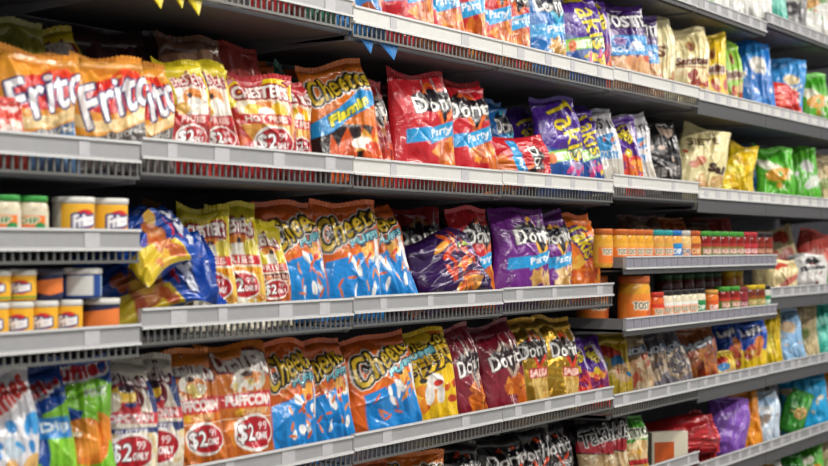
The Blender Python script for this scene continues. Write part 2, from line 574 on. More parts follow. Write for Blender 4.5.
def d_band(stripe, bits, band, word=None, wc='f4f0ea', v=.2):
    def f(a, s):
        a.poly([(-1, v - .25), (1, v - .1), (1, v + .25), (-1, v + .12)], stripe)
        a.bits(14, (-.9, -.95, .9, v - .25), .18, bits, s)
        a.ell(.2, v, .4, .2, band)
        if word:
            a.text(word, .1, v, 1.3, .24, wc, [(4, '2a2430')], 8, bold=3)
    return f


def d_ruffles(a, s):
    a.poly([(.2, .35), (1, .6), (1, -1), (-.6, -1), (-.2, -.4)], '7cc42c')
    a.ell(.25, .42, .7, .3, '8ad234')
    a.ell(.1, -.42, .7, .42, 'e07c22'); a.ell(.0, -.36, .55, .32, 'ee9430')
    a.poly([(.5, .1), (1, -.05), (1, -.5), (.6, -.3)], 'e88a1e')
    a.ell(-.1, -.28, .14, .05, 'f8dcb0')
    a.poly([(.2, -1), (1, -1), (1, -.6)], '3a8c40')
    a.text('MAX', .45, .46, .6, .14, 'd8e8d0', [], 0, bold=2)
    a.text('Ruffles', .0, .84, 1.7, .26, 'c8242e', [(6, 'eae6ea')], 8, .15, .1, bold=3)


def d_ruffles_blue(a, s):
    a.poly([(.1, .2), (1, .4), (1, -1), (-.4, -1), (.1, -.5)], '86c832')
    a.rect(-1, -.25, .9, .12, '2a8cd8')
    a.text('Dip', .4, -.06, .8, .2, 'd8ecf6', [], 4, bold=2)
    a.bits(8, (-.9, -1, .6, -.7), .2, ['8acc34', '7abf2c'], s)
    a.text('Ruffles', .0, .66, 1.75, .34, 'cc2a30', [(7, 'e6e2e8')], 22, .15, .1, bold=3)


def d_ruffles_white(a, s):
    a.bits(14, (-.9, -.4, .9, .3), .12, ['2a86c8', '3a9ad8', 'c8d8e4'], s)
    a.bits(12, (-.9, -1, .9, -.5), .2, ['d8a458', 'e0b46c', 'c89040'], s)
    a.text('Ruffles', .0, .6, 1.7, .4, 'd03a34', [(6, 'f4f0f0')], 30, .15, bold=3)


def d_popcorn(a, s):
    a.poly([(.55, 1), (1, 1), (1, -.4), (.75, .1)], '27427e')
    a.text("CHESTER'S", -.05, .7, 1.6, .34, 'f2e6e4', [(6, '7a2034'), (3, '5a2430')], 0, 0, .16, bold=2)
    a.ell(-.05, .3, .6, .3, '7c1f30'); a.ell(-.05, .36, .42, .17, 'f0c43c'); a.ell(.1, .48, .3, .09, '33222c')
    a.ell(-.05, .1, .45, .13, 'd02c38'); a.ell(.1, .17, .18, .05, '2a3a7c')
    a.bits(14, (-.9, -.2, -.3, .4), .12, ['f2eee0', 'e8dcc0', 'd8c8a8'], s)
    a.poly([(-.9, -.12), (1, -.2), (1, .02), (-.9, .04)], 'd23a44')
    a.text('POPCORN', .02, -.07, 1.5, .13, 'f6e4e2', [], -1, bold=2)
    a.rect(-1, -.42, 1, -.25, '263a70')
    a.text('BUTTER', .1, -.33, 1.0, .1, 'e8e4ec', [], 0, bold=1)
    a.ell(-.6, -.33, .1, .05, 'e8c840')
    a.bits(26, (-1, -1, 1, -.44), .13, ['efe2c4', 'e6d2a4', 'f4ecd8', 'd8bf8c'], s)
    badge(a, .05, -.7, .72)


def d_puffcorn(a, s):
    a.rect(-1, -1, 1, -.42, 'b8601a')
    a.bits(24, (-1, -1, 1, -.45), .16, ['d87a22', 'c86a1a', 'e08c30', 'b4581a'], s)
    a.rect(-1, -.43, 1, -.415, 'f2ddc0'); a.rect(-1, -.06, 1, -.045, 'f0d4b0')
    a.text("CHESTER'S", .1, .7, 1.5, .38, 'f6f0ea', [(7, '8a2430'), (3, '6a3028')], -6, 0, .1, bold=3)
    a.ell(.2, .38, .4, .2, 'f2ece0'); a.ell(.3, .36, .26, .13, 'e88a2c'); a.ell(.15, .46, .14, .06, '4a2c22')
    a.bits(12, (-.4, .05, .6, .3), .1, ['f6f0e2', 'f0d880', 'e8dcc0'], s)
    a.poly([(-.6, -.2), (1, -.24), (1, .1), (-.66, .06)], 'd4343a', 2)
    a.text('PUFFCORN', .2, -.07, 1.3, .19, 'fbeee8', [], -1, bold=2, part=2)
    a.text('CHEESE', .3, -.3, .8, .1, 'f0c890', [], 0, bold=1)
    a.ell(-.1, -.3, .1, .07, 'f0b82a')
    badge(a, .3, -.72, .56)


def d_rinds(word, wc, ins):
    def f(a, s):
        a.bits(46, (-1, -1, 1, .3), .17, ins, s)
        a.poly([(-.9, -.05), (.9, .3), (.9, .62), (-.9, .3)], wc, 2)
        a.text(word, 0, .29, 1.5, .24, 'e6eef6', [(3, '22364e')], 11, bold=3, part=2)
    return f


def d_bugles(a, s):
    a.poly([(-1, -1), (1, -1), (1, -.3), (.2, -.2), (-1, -.55)], 'e8c41e')
    a.ell(.1, -.35, .4, .3, 'd8502a'); a.ell(.4, .0, .3, .3, 'e88a3a')
    a.text('Lays', -.1, .5, 1.2, .34, 'f2eef2', [(5, '1c2c6c')], 14, .1, bold=3)
    a.bits(8, (-.6, -.95, .8, -.4), .16, ['e0a83c', 'b83a24', 'f0d040'], s)


def d_blue_pile(a, s):
    a.poly([(.1, -1), (1, -1), (1, .2), (.5, .0)], 'e0c22a')
    a.ell(.35, -.45, .55, .34, 'c8763c'); a.ell(.4, -.4, .4, .24, 'd88c50')
    a.text('Lays', .1, .42, 1.3, .4, 'dfe3ee', [(6, '26306a')], 10, .1, bold=3)
    a.bits(10, (-.3, -1, .9, .0), .2, ['d8843c', 'c8642c', 'e8b43a', 'b8522a'], s)
    a.poly([(-.2, .1), (.6, .2), (.4, .05)], 'c8323a')


def d_gold_red(a, s):
    a.ell(.1, .1, .6, .4, 'c0301e'); a.bits(12, (-.9, -.9, .9, -.2), .2, ['c8863c', 'b8642a', 'e8b04a'], s)
    a.poly([(-.6, .6), (.6, .75), (.6, .5), (-.6, .4)], 'e8d8a8')


def d_party_blue(a, s):
    a.poly([(-1, -.2), (1, .1), (1, .45), (-1, .15)], '2a9cd6', 2)
    a.text('Party', .2, .12, 1.2, .24, 'eef4fa', [], 12, bold=3, part=2)
    a.bits(22, (-1, -1, 1, -.2), .2, ['b8642c', 'c87c3c', 'a04a24', 'd8b8a0', '7c3c24'], s)
    a.text('TOSTITOS', .0, .66, 1.6, .28, 'e8e6ee', [(5, '1c2858')], 6, bold=3)


def d_gen(cols, word=None, wc='f2eee6', wv=.3, ink='40302a'):
    """A bag told from its neighbours by its colour blocks."""
    def f(a, s):
        r = random.Random(s * 7 + len(cols))
        for k, c in enumerate(cols):
            v = .7 - 1.5 * k / max(1, len(cols)) + r.uniform(-.1, .1)
            a.ell(r.uniform(-.35, .45), v, r.uniform(.4, .75), r.uniform(.18, .34), c, 0, r.uniform(-40, 40))
        a.bits(8, (-.8, -.9, .8, .1), .11, cols, s)
        if word:
            a.text(word, .05, wv, 1.3, .24, wc, [(4, ink)], 8, .1, bold=3)
    return f


# design: painter, film colour, foil
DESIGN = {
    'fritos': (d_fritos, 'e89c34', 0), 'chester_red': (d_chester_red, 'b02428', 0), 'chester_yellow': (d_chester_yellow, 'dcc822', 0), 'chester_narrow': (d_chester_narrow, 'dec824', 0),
    'cheetos_hot': (d_cheetos_hot, 'dc7420', 0), 'cheetos': (d_cheetos, 'e0661a', 0), 'pizza': (d_cheetos_pizza, 'ecc21e', 0),
    'dor_red': (d_dor_red, 'c4202a', 0), 'dor_blue': (d_dor_blue, '1c6cb4', 0), 'dor_purple': (d_dor_purple, '6c2080', 0),
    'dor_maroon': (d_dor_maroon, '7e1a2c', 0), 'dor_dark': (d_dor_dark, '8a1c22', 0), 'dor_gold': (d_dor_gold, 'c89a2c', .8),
    'dor_black': (d_dor_black, '1e1a1c', 0), 'takis_purple': (d_takis_purple, '4c2490', 0), 'takis_orange': (d_takis_orange, 'ee7a1e', 0),
    'takis_mix': (d_takis_mix, '5c2a96', 0), 'takis_dark': (d_takis_dark, '32164e', 0), 'taki_black': (d_taki_black, '1e181a', 0),
    'tostitos': (d_tostitos, '46246c', 0), 'tostitos_white': (d_tostitos_white, 'e6e2e6', 0), 'tostitos_green': (d_tostitos_green, '4ea032', 0),
    'siete': (d_siete, 'e6d8a0', 0), 'santitas': (d_santitas, 'ecdca6', 0), 'santitas_y': (d_santitas, 'f0cc28', 0), 'santitas_g': (d_santitas, '9cd04a', 0),
    'santitas_plain': (d_santitas_plain, 'eadfb2', 0),
    'ruffles': (d_ruffles, '15489a', 0), 'ruffles_blue': (d_ruffles_blue, '15479a', 0), 'ruffles_white': (d_ruffles_white, 'dedde2', 0),
    'popcorn': (d_popcorn, 'e6dccc', 0), 'puffcorn': (d_puffcorn, 'd8781e', 0),
    'rinds': (d_rinds('RINDS', '2f6ca8', ['d6b48a', 'c89a6a', 'e6cfae', 'b8845a', 'c8583a']), 'cdb592', 0),
    'rinds_grey': (d_rinds('RINDS', '4a5a78', ['c9b49a', 'e2d6c4', '8a7460', 'd8c0a0', '5c5660']), '77717a', 0),
    'rinds_red': (d_rinds('HOT', 'a8281e', ['b8602a', 'd88a3a', 'a8401e', 'c8783a', '7c2c1a']), '9a5a34', 0),
    'bugles': (d_bugles, '1c52b8', 0), 'blue_pile': (d_blue_pile, '1a50b4', 0), 'gold_red': (d_gold_red, '8a5a2c', 0), 'party_blue': (d_party_blue, '2a78bc', 0),
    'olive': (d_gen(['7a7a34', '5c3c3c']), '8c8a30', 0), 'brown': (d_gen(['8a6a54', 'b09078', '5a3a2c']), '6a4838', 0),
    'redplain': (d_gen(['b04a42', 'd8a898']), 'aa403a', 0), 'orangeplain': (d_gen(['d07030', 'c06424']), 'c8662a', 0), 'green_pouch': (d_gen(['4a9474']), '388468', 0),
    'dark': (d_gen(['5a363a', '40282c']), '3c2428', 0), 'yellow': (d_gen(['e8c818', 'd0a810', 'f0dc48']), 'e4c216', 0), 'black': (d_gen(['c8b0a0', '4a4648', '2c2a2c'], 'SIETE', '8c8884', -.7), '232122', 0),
    'green': (d_gen(['4aa82c', 'e8e8d0', 'e8a83a'], None), '5cb832', 0), 'green_silver': (d_gen(['6ac63a', 'b8bab4', 'd6dccf'], None), '58b82c', 0),
    'blue': (d_gen(['3c9ae0', 'e8e4d8', '2a78cc']), '1f78cc', 0), 'blue_white': (d_gen(['4aa0e4', 'e6d2a0', 'f0eee8'], 'CHIPS', '34506c', -.45, 'f0f0ee'), '3a94dc', 0),
    'white': (d_gen(['e8b04a', 'd8d8d2', 'e8e2d4']), 'ecebe6', 0), 'white_green': (d_gen(['8cba7c', 'e0a860', 'f0efe8'], None), 'e6e6de', 0), 'teal': (d_gen(['2aa492', '8adcc8', '5cc4b0']), '3eb6a2', 0),
    'cream_red': (d_gen(['d84a3c', 'ead8a8', 'c86a5c']), 'e0cc96', 0), 'white_red': (d_gen(['3a3a3e', '8a2c2c', 'e6e2de'], 'Bites', '3c3c40', .2, 'f0eeea'), 'dcd9d6', 0), 'pink': (d_gen(['e86a5c', 'e89080']), 'dc5a4e', 0),
    'lightblue': (d_gen(['a8c8e6', 'd8b890', '88b4dc']), '94bce0', 0), 'red': (d_gen(['d83a2c', 'e05a44']), 'd0302a', 0), 'redfoil': (d_gen(['b02024']), 'b41c22', .15),
    'purple': (d_gen(['8a58bc', '7c4cae']), '8452b4', 0), 'orange': (d_gen(['f0a02a', 'e0841c']), 'ee941e', 0), 'icewhite': (d_gen(['a8c8e8', 'e8eef4', '8a7c70']), 'c8d8e8', 0),
    'cyan': (d_gen(['3ab4e8', 'd8c8a0', '1c98d0']), '22a4dc', 0), 'greyclear': (d_gen(['6a6460', '9c948a', 'b8b4b0', '484448']), '7c7a7c', 0), 'yellow_blue': (d_gen(['e8c41e', 'c83a2a', '2a84c0', 'd8b080']), 'd8b83a', 0),
    'beigebox': (d_gen(['d0702c']), 'dcd4c2', 0), 'green_dark': (d_gen(['3c9430', '2a7a2c', 'c8a060']), '3a9232', 0), 'beige': (d_gen(['e2cfa8', 'c8b080', '8a9a50']), 'd8c496', 0),
    'red_white': (d_gen(['f0e8e4', 'e85a4a', 'f4d8cc']), 'd84438', 0), 'mixed': (d_gen(['e8a030', 'c8342c', '2a78b8', 'e8d8b0']), 'c8702c', 0),
}

_art = {}


def art_of(design, seed, asp, n):
    key = (design, seed, round(asp, 2), n)
    if key not in _art:
        fn, base, foil = DESIGN[design]
        a = Art(base, asp, n, 3, foil, .78)
        fn(a, seed)
        _art[key] = a.sheet()
    return _art[key]


# ------------------------------------------------------------------ film bags
def sstep(x, a, b):
    t = np.clip((x - a) / (b - a), 0, 1)
    return t * t * (3 - 2 * t)


def pillow(nu, nv, W, H, T, seed, crumple=1.0):
    """Front sheet of a filled pillow bag, with dents, pleats under the seals and sharp creases: nv x nu x 3."""
    r = random.Random(seed * 131 + 7)
    U, V = np.meshgrid(np.linspace(-1, 1, nu), np.linspace(-1, 1, nv))
    edge = (1 - np.abs(U) ** 2.2) ** .6
    gv = np.clip(1 - np.abs(V) ** np.where(V > 0, 2.3, 4.0), 0, 1) ** np.where(V > 0, .75, .55) * (1 - .12 * V)
    y = -T / 2 * edge * gv
    top = sstep(V, -.2, 1.0)
    side = 1 - .07 * (1 - V * V) - r.uniform(.03, .20) * top ** 3
    side = side + .03 * np.sin(2.5 * V + r.uniform(0, 6)) * (1 - V * V)
    x = W / 2 * U * side
    x += .010 * crumple * np.sin(2.2 * V + r.uniform(0, 6)) * (1 - V * V)
    ear, tilt, sag = r.uniform(-.4, 1.0), r.uniform(-.5, .5), r.uniform(0, 6)
    z = H * (V + 1) / 2 - top ** 2 * H * .035 * crumple * (ear * (1 - U * U) + tilt * (U + 1) * .5 + .5 * np.sin(3.5 * U + sag) + .55)
    damp = np.clip(edge, 0, 1) * np.clip((1 - np.abs(V)) * 6, 0, 1)
    for _ in range(6):                                   # soft dents
        u0, v0, su, sv = r.uniform(-.8, .8), r.uniform(-.7, .85), r.uniform(.15, .45), r.uniform(.1, .3)
        y += damp * r.uniform(-.08, .20) * T * crumple * np.exp(-((U - u0) / su) ** 2 - ((V - v0) / sv) ** 2)
    for sgn in (1, -1):                                  # pleats fanning out of the seals
        for k, amp in ((r.uniform(2.0, 3.5), .010), (r.uniform(5, 8), .005)):
            ph = r.uniform(0, 6)
            m = sstep(sgn * V, .1, .9) * (1 - .6 * sstep(sgn * V, .92, 1.0))
            y += m * amp * crumple * (np.abs(np.sin(k * U * (1.5 - .6 * sgn * V) + ph + 1.5 * V)) - .5) * 2 * edge
    asp = W / H
    for _ in range(int(26 * crumple)):                   # sharp creases
        u0, v0 = r.uniform(-1, 1), r.choice((1, 1, -1)) * r.uniform(-.1, .95)
        th = r.uniform(-1.0, 1.0) + math.pi / 2 * r.choice((0, 1, 1))
        dx, dy = (U - u0) * asp, V - v0
        al = dx * math.cos(th) + dy * math.sin(th)
        ac = -dx * math.sin(th) + dy * math.cos(th)
        L, w = r.uniform(.12, .5), r.uniform(.02, .06)
        y += damp * r.uniform(-.009, .008) * crumple * np.exp(-np.abs(ac) / w) * np.exp(-(al / L) ** 2)
    fold = np.zeros_like(U)                              # fine upright crinkles in the slack side
    for k, amp in ((7.0, .0042), (11.5, .003), (17.0, .0018)):
        ph, sl = r.uniform(0, 6), r.uniform(-1.2, 1.2)
        fold += amp * (1 - 2 * np.abs(np.sin(k * U + sl * V + ph + .8 * np.sin(2.3 * V + ph))))
    y += fold * crumple * damp * (.25 + .9 * sstep(U, -.1, .5) + .5 * top ** 2)
    bend = r.uniform(.004, .045) * crumple
    y += bend * sstep(V, .4, 1.0) ** 2 + .006 * crumple * top ** 3 * np.sin(3 * U + sag)
    return np.stack([x, y, z], axis=2)


def grid_normals(P):
    du = np.gradient(P, axis=1)
    dv = np.gradient(P, axis=0)
    n = np.cross(du, dv)
    n /= np.linalg.norm(n, axis=2, keepdims=True) + 1e-12
    n[n[:, :, 1] > .3] *= 1
    return n


def sheet_mesh(name, P, N, ink, quads, mat, extra=None):
    """One mesh from the quads of a grid that it uses, plus optional plain geometry."""
    nv, nu = P.shape[:2]
    used = np.unique(quads)
    remap = np.full(nv * nu, -1, dtype=np.int64)
    remap[used] = np.arange(len(used))
    V = P.reshape(-1, 3)[used]
    Nn = N.reshape(-1, 3)[used]
    C = ink.reshape(-1, 4)[used]
    F = remap[quads]
    if extra is not None:
        eV, eF, eN, eC = extra
        F = np.concatenate([F, eF + len(V)])
        V, Nn, C = np.concatenate([V, eV]), np.concatenate([Nn, eN]), np.concatenate([C, eC])
    me = bpy.data.meshes.new(name)
    nf = len(F)
    me.vertices.add(len(V))
    me.vertices.foreach_set('co', V.astype(np.float32).ravel())
    me.loops.add(nf * 4)
    me.polygons.add(nf)
    me.loops.foreach_set('vertex_index', F.astype(np.int32).ravel())
    me.polygons.foreach_set('loop_start', np.arange(0, nf * 4, 4, dtype=np.int32))
    me.update(calc_edges=True)
    me.polygons.foreach_set('use_smooth', np.ones(nf, dtype=bool))
    at = me.attributes.new('ink', 'FLOAT_COLOR', 'POINT')
    at.data.foreach_set('color', C.astype(np.float32).ravel())
    me.materials.append(mat)
    me.validate()
    me.normals_split_custom_set_from_vertices([tuple(n) for n in Nn])
    return me


PART_NAME = {1: 'logo_lettering', 2: 'banner_print', 3: 'price_badge_print'}
_bagmesh = {}


def bag_meshes(design, seed, W, H, T, n, crumple):
    key = (design, seed, W, H, T, n, crumple)
    if key in _bagmesh:
        return _bagmesh[key]
    nu, nv = n
    img, pid = art_of(design, seed % 4, W / H, n)
    P = pillow(nu, nv, W, H, T, seed, crumple)
    N = grid_normals(P)
    N = np.where(N[:, :, 1:2] > 0.35, -N, N) if N[nv // 2, nu // 2, 1] > 0 else N
    idx = np.arange(nu * nv).reshape(nv, nu)
    Q = np.stack([idx[:-1, :-1], idx[:-1, 1:], idx[1:, 1:], idx[1:, :-1]], axis=2).reshape(-1, 4)
    qp = pid[:-1, :-1].reshape(-1)
    # back sheet, coarse, in the film colour
    bu, bv = 13, 17
    B = pillow(bu, bv, W, H, T, seed + 50, .5)
    B[:, :, 1] *= -1
    F_ = P[np.linspace(0, nv - 1, bv).round().astype(int)][:, np.linspace(0, nu - 1, bu).round().astype(int)]
    for sl in ((slice(None), 0), (slice(None), -1), (0, slice(None)), (-1, slice(None))):
        B[sl] = F_[sl]
    BN = -grid_normals(B)
    bi = np.arange(bu * bv).reshape(bv, bu)
    BQ = np.stack([bi[:-1, :-1], bi[1:, :-1], bi[1:, 1:], bi[:-1, 1:]], axis=2).reshape(-1, 4)
    bc = np.tile(np.append(lin(DESIGN[design][1]) * .9, DESIGN[design][2]), (bu * bv, 1))
    out = {}
    main = Q[qp == 0]
    out['pouch'] = sheet_mesh('pouch', P, N, img, main, M_FILM, (B.reshape(-1, 3), BQ, BN.reshape(-1, 3), bc))
    for k, nm in PART_NAME.items():
        q = Q[qp == k]
        if len(q) > 12:
            out[nm] = sheet_mesh(nm, P, N, img, q, M_FILM)
    # crimped top and bottom seals
    for nm, row, sg in (('top_seal', -1, 1), ('bottom_seal', 0, -1)):
        e = P[row]
        hgt = min(.015, .045 * H)
        rows = 4
        S = np.zeros((rows, nu, 3))
        r = random.Random(seed + sg)
        lean = r.uniform(-.006, .006) if sg > 0 else 0
        for j in range(rows):
            f = j / (rows - 1)
            S[j] = e
            S[j, :, 2] += sg * (hgt * f + (0.0012 if f == 1 else 0) * np.sign(np.sin(np.arange(nu) * 1.6)))
            S[j, :, 1] += .0009 * np.sin(np.arange(nu) * 1.4) * (1 if f else 0) + lean * f
            if sg < 0:
                S[j, :, 1] -= .010 * f
                S[j, :, 2] = e[:, 2] + .001 * j
        SN = grid_normals(S)
        if sg < 0:
            SN = -SN
        si = np.arange(nu * rows).reshape(rows, nu)
        SQ = np.stack([si[:-1, :-1], si[:-1, 1:], si[1:, 1:], si[1:, :-1]], axis=2).reshape(-1, 4)
        c = np.append(lin(DESIGN[design][1]), max(.1, DESIGN[design][2]))
        if sg > 0:
            out[nm] = sheet_mesh(nm, S, SN, np.tile(c, (rows, nu, 1)), SQ, M_FILM)
    _bagmesh[key] = out
    return out


ROW = {  # shelf row: height of the price rail's top above the floor, at the given bay (0 is the bay nearest the camera)
    'top': [2.604] * 6 + [2.657] * 3,
    'A': [2.21, 2.215, 2.20, 2.20, 2.205, 2.20, 2.20, 2.20],
    'B': [1.75, 1.762, 1.76, 1.762, 1.785, 1.765, 1.765, 1.765],
    'three': [None, 1.352, 1.356, 1.36, None, None, 1.30, 1.30],
    'jarhi': [None, None, None, None, 1.463, 1.463, None, None],
    'jarlo': [None, None, None, None, 1.222, 1.222, None, None],
    'diphi': [1.541, None, None, None, None, None, None, None],
    'diplo': [1.316, None, None, None, None, None, None, None],
    'four': [.957, .953, .957, .957, .922, .922, .924, .924],
    'five': [.58, .57, .57, .57, .60, .545, .545, .545],
    'six': [.20, .20, .20, .20, .20, .17, .17, .17],
}
DECK = .085
DIPDECK = .022        # deck surface below the top of the rail
JDECK = .044


def bay_of(s):
    for k in range(len(JOINT) - 1):
        if JOINT[k] <= s < JOINT[k + 1]:
            return k
    return 0 if s < JOINT[0] else len(JOINT) - 2


def deck_z(row, s):
    k = min(bay_of(s), 7)
    h = ROW[row][k]
    if h is None:
        opts = [(abs(i - k), v) for i, v in enumerate(ROW[row]) if v is not None]
        h = min(opts)[1]
    return h - drop(row)


def drop(row):
    """How far the deck of a shelf lies below the top of its price rail."""
    return JDECK if row[:3] == 'jar' else DIPDECK if row[:3] == 'dip' else .056 if row == 'top' else DECK


DIM = {  # usual width, height and thickness of a bag of each design
    'fritos': (.19, .305, .085), 'chester_narrow': (.15, .30, .06), 'chester_red': (.15, .30, .06), 'chester_yellow': (.15, .345, .06), 'cheetos': (.24, .36, .10),
    'dor_red': (.23, .41, .105), 'puffcorn': (.17, .345, .09), 'popcorn': (.145, .34, .07),
}
_seed = [10]
GROUPNAME = {'top': 'bags on the topmost shelf', 'A': 'bags on the high shelf', 'B': 'bags on the shelf above eye level', 'three': 'bags on the middle shelf',
             'four': 'bags on the lower shelf', 'five': 'bags on the low shelf', 'six': 'bags on the bottom shelf', 'jarhi': 'bags behind the upper jars'}


ABOVE = {'top': None, 'A': ['top'], 'B': ['A'], 'three': ['B'], 'four': ['three', 'jarlo', 'diplo'], 'jarhi': ['B'], 'five': ['four'], 'six': ['five']}
SPECS = []


def bag(kind, design, row, px, label, d=.1, yaw=40, W=None, H=None, T=None, lean=6, roll=0, dz=0.0, seed=None, crumple=1.0, cat='chip bag', fine=True, corners=(), ccol=None):
    if seed is None:
        _seed[0] += 1
        seed = _seed[0]
    w0, h0, t0 = DIM.get(design, (.2, .34, .085))
    SPECS.append(dict(kind=kind, design=design, row=row, px=px, label=label, d=d, yaw=yaw, W=W or w0, H=H or h0, T=T or t0, lean=lean, roll=roll, dz=dz,
                      seed=seed, crumple=crumple, cat=cat, fine=fine, corners=corners, ccol=ccol, order=len(SPECS)))


def headroom(row, s):
    if ABOVE[row] is None:
        return 9.0
    k = min(bay_of(s), 7)
    for up in ABOVE[row]:
        if ROW[up][k] is not None:
            h = ROW[up][k] - drop(up) - .014
            return h
    return 9.0


def cage(W, H, T, seed, crumple):
    """A coarse closed shape of the bag, to keep it clear of its neighbours."""
    bu, bv = 11, 15
    P = pillow(76, 104, W, H, T, seed, crumple)[np.linspace(0, 103, bv).round().astype(int)][:, np.linspace(0, 75, bu).round().astype(int)]
    B = pillow(bu, bv, W, H, T, seed + 50, .5)
    B[:, :, 1] *= -1
    b = np.arange(bu * bv).reshape(bv, bu)
    q = np.stack([b[:-1, :-1], b[:-1, 1:], b[1:, 1:], b[1:, :-1]], axis=2).reshape(-1, 4)
    return np.concatenate([P.reshape(-1, 3), B.reshape(-1, 3)]), [tuple(f) for f in np.concatenate([q, q + bu * bv])]


PLACED = {}


def place(p):
    row, px, d = p['row'], p['px'], p['d']
    W, H, T = p['W'], p['H'], p['T']
    R = Matrix.Rotation(math.radians(-p['yaw']), 3, 'Z') @ Matrix.Rotation(math.radians(-p['lean']), 3, 'X') @ Matrix.Rotation(math.radians(p['roll']), 3, 'Y')
    Rn = np.array(R)
    lying = abs(p['roll']) > 35 or abs(p['lean']) > 35
    for it in range(16):
        V, F = cage(W, H, T, p['seed'], p['crumple'])
        Vw = V @ Rn.T
        lo, hi = Vw.min(axis=0), Vw.max(axis=0)
        mid = Vw.mean(axis=0) if lying else np.zeros(3)
        d = max(d, .012 - (lo[1] - mid[1]), 0)
        s = run_at(px, d)
        ends = (s - mid[0] + lo[0], s - mid[0] + hi[0])
        zb = max(deck_z(row, e) for e in ends) if not lying else deck_z(row, s)
        loc = np.array([s - mid[0], d - mid[1], zb - lo[2] + .002 + p['dz']])
        room = min(headroom(row, e) for e in ends) - .026
        over = loc[2] + hi[2] - room
        if over > 0.001 and H > .1:
            H = max(.1, H - over - .002)
            continue
        tree = BVHTree.FromPolygons([Vector(v) for v in (Vw + loc)], F)
        hit = any(tree.overlap(t) for t in PLACED.get(row, []))
        if not hit or lying and it > 3 or d > .42:
            break
        d += .012
        if it > 3:
            T *= .94
    PLACED.setdefault(row, []).append(tree)
    o = empty(p['kind'], loc, p['label'], p['cat'], GROUPNAME[row])
    o.rotation_euler = R.to_euler()
    n = (76, 104) if p['fine'] else (44, 60)
    pouch = None
    for nm, me in bag_meshes(p['design'], p['seed'], W, H, T, n, p['crumple']).items():
        c = bpy.data.objects.new(nm, me)
        COL.objects.link(c)
        c.parent = o if nm in ('pouch', 'top_seal', 'bottom_seal') else pouch
        if nm == 'pouch':
            pouch = c
    for cn in p['corners']:
        foot_corner(o, p.get('ccol') or p['design'], *cn, row)


def foot_corner(o, design, dx, w, h, row):
    """A film corner of the bag's foot that has slipped down between the deck and the grille."""
    s0 = o.location.x + dx
    z = deck_z(row, s0)
    V = [(s0 - w / 2, .012, z + .004), (s0 + w / 2, .014, z + .004), (s0 + w * .22, .011, z - h), (s0 - w / 2, .020, z + .004), (s0 + w / 2, .024, z + .004), (s0 + w * .25, .016, z - h * .96), (s0, .010, z - h * .3)]
    F = [(0, 6, 1), (1, 6, 2), (2, 6, 0), (3, 4, 5), (0, 3, 5, 2), (1, 2, 5, 4), (0, 1, 4, 3)]
    bpy.context.view_layer.update()
    M = o.matrix_world.inverted()
    c = mesh_obj('foot_corner', [M @ Vector(v) for v in V], [f for f in F], None, o)
    m = plain('foot_corner_film', DESIGN[design][1], .25, 0, .6)
    c.data.materials.append(m)


def stock_shelves():
    for p in sorted(SPECS, key=lambda p: (abs(p['roll']) <= 35 and abs(p['lean']) <= 35, p['d'] >= .2, p['order'])):
        place(p)


# ------------------------------------------------------------------ jars and cans
def lathe_sheet(name, prof, nseg, colfn, mat, parent, a0=-math.pi, a1=math.pi, cap=True):
    """Surface of revolution about z; prof is a list of (r, z); the inks come from colfn(i, j)."""
    V, F, C = [], [], []
    for i, (r, z) in enumerate(prof):
        for j in range(nseg + 1):
            t = a0 + (a1 - a0) * j / nseg
            V.append((r * math.sin(t), -r * math.cos(t), z))
            C.append(colfn(i, j))
    for i in range(len(prof) - 1):
        for j in range(nseg):
            b = i * (nseg + 1) + j
            F.append((b, b + 1, b + nseg + 2, b + nseg + 1))
    me = bpy.data.meshes.new(name)
    me.from_pydata(V, [], F)
    at = me.attributes.new('ink', 'FLOAT_COLOR', 'POINT')
    at.data.foreach_set('color', np.array(C, dtype=np.float32).ravel())
    me.polygons.foreach_set('use_smooth', [True] * len(me.polygons))
    me.materials.append(mat)
    me.update()
    return me


M_JAR = printed('jar_glass_over_contents', 0.10, 0.0, 1.0, 0.5)
M_LID = printed('painted_lid', 0.3, 0.0, 1.0)
_jarmesh = {}


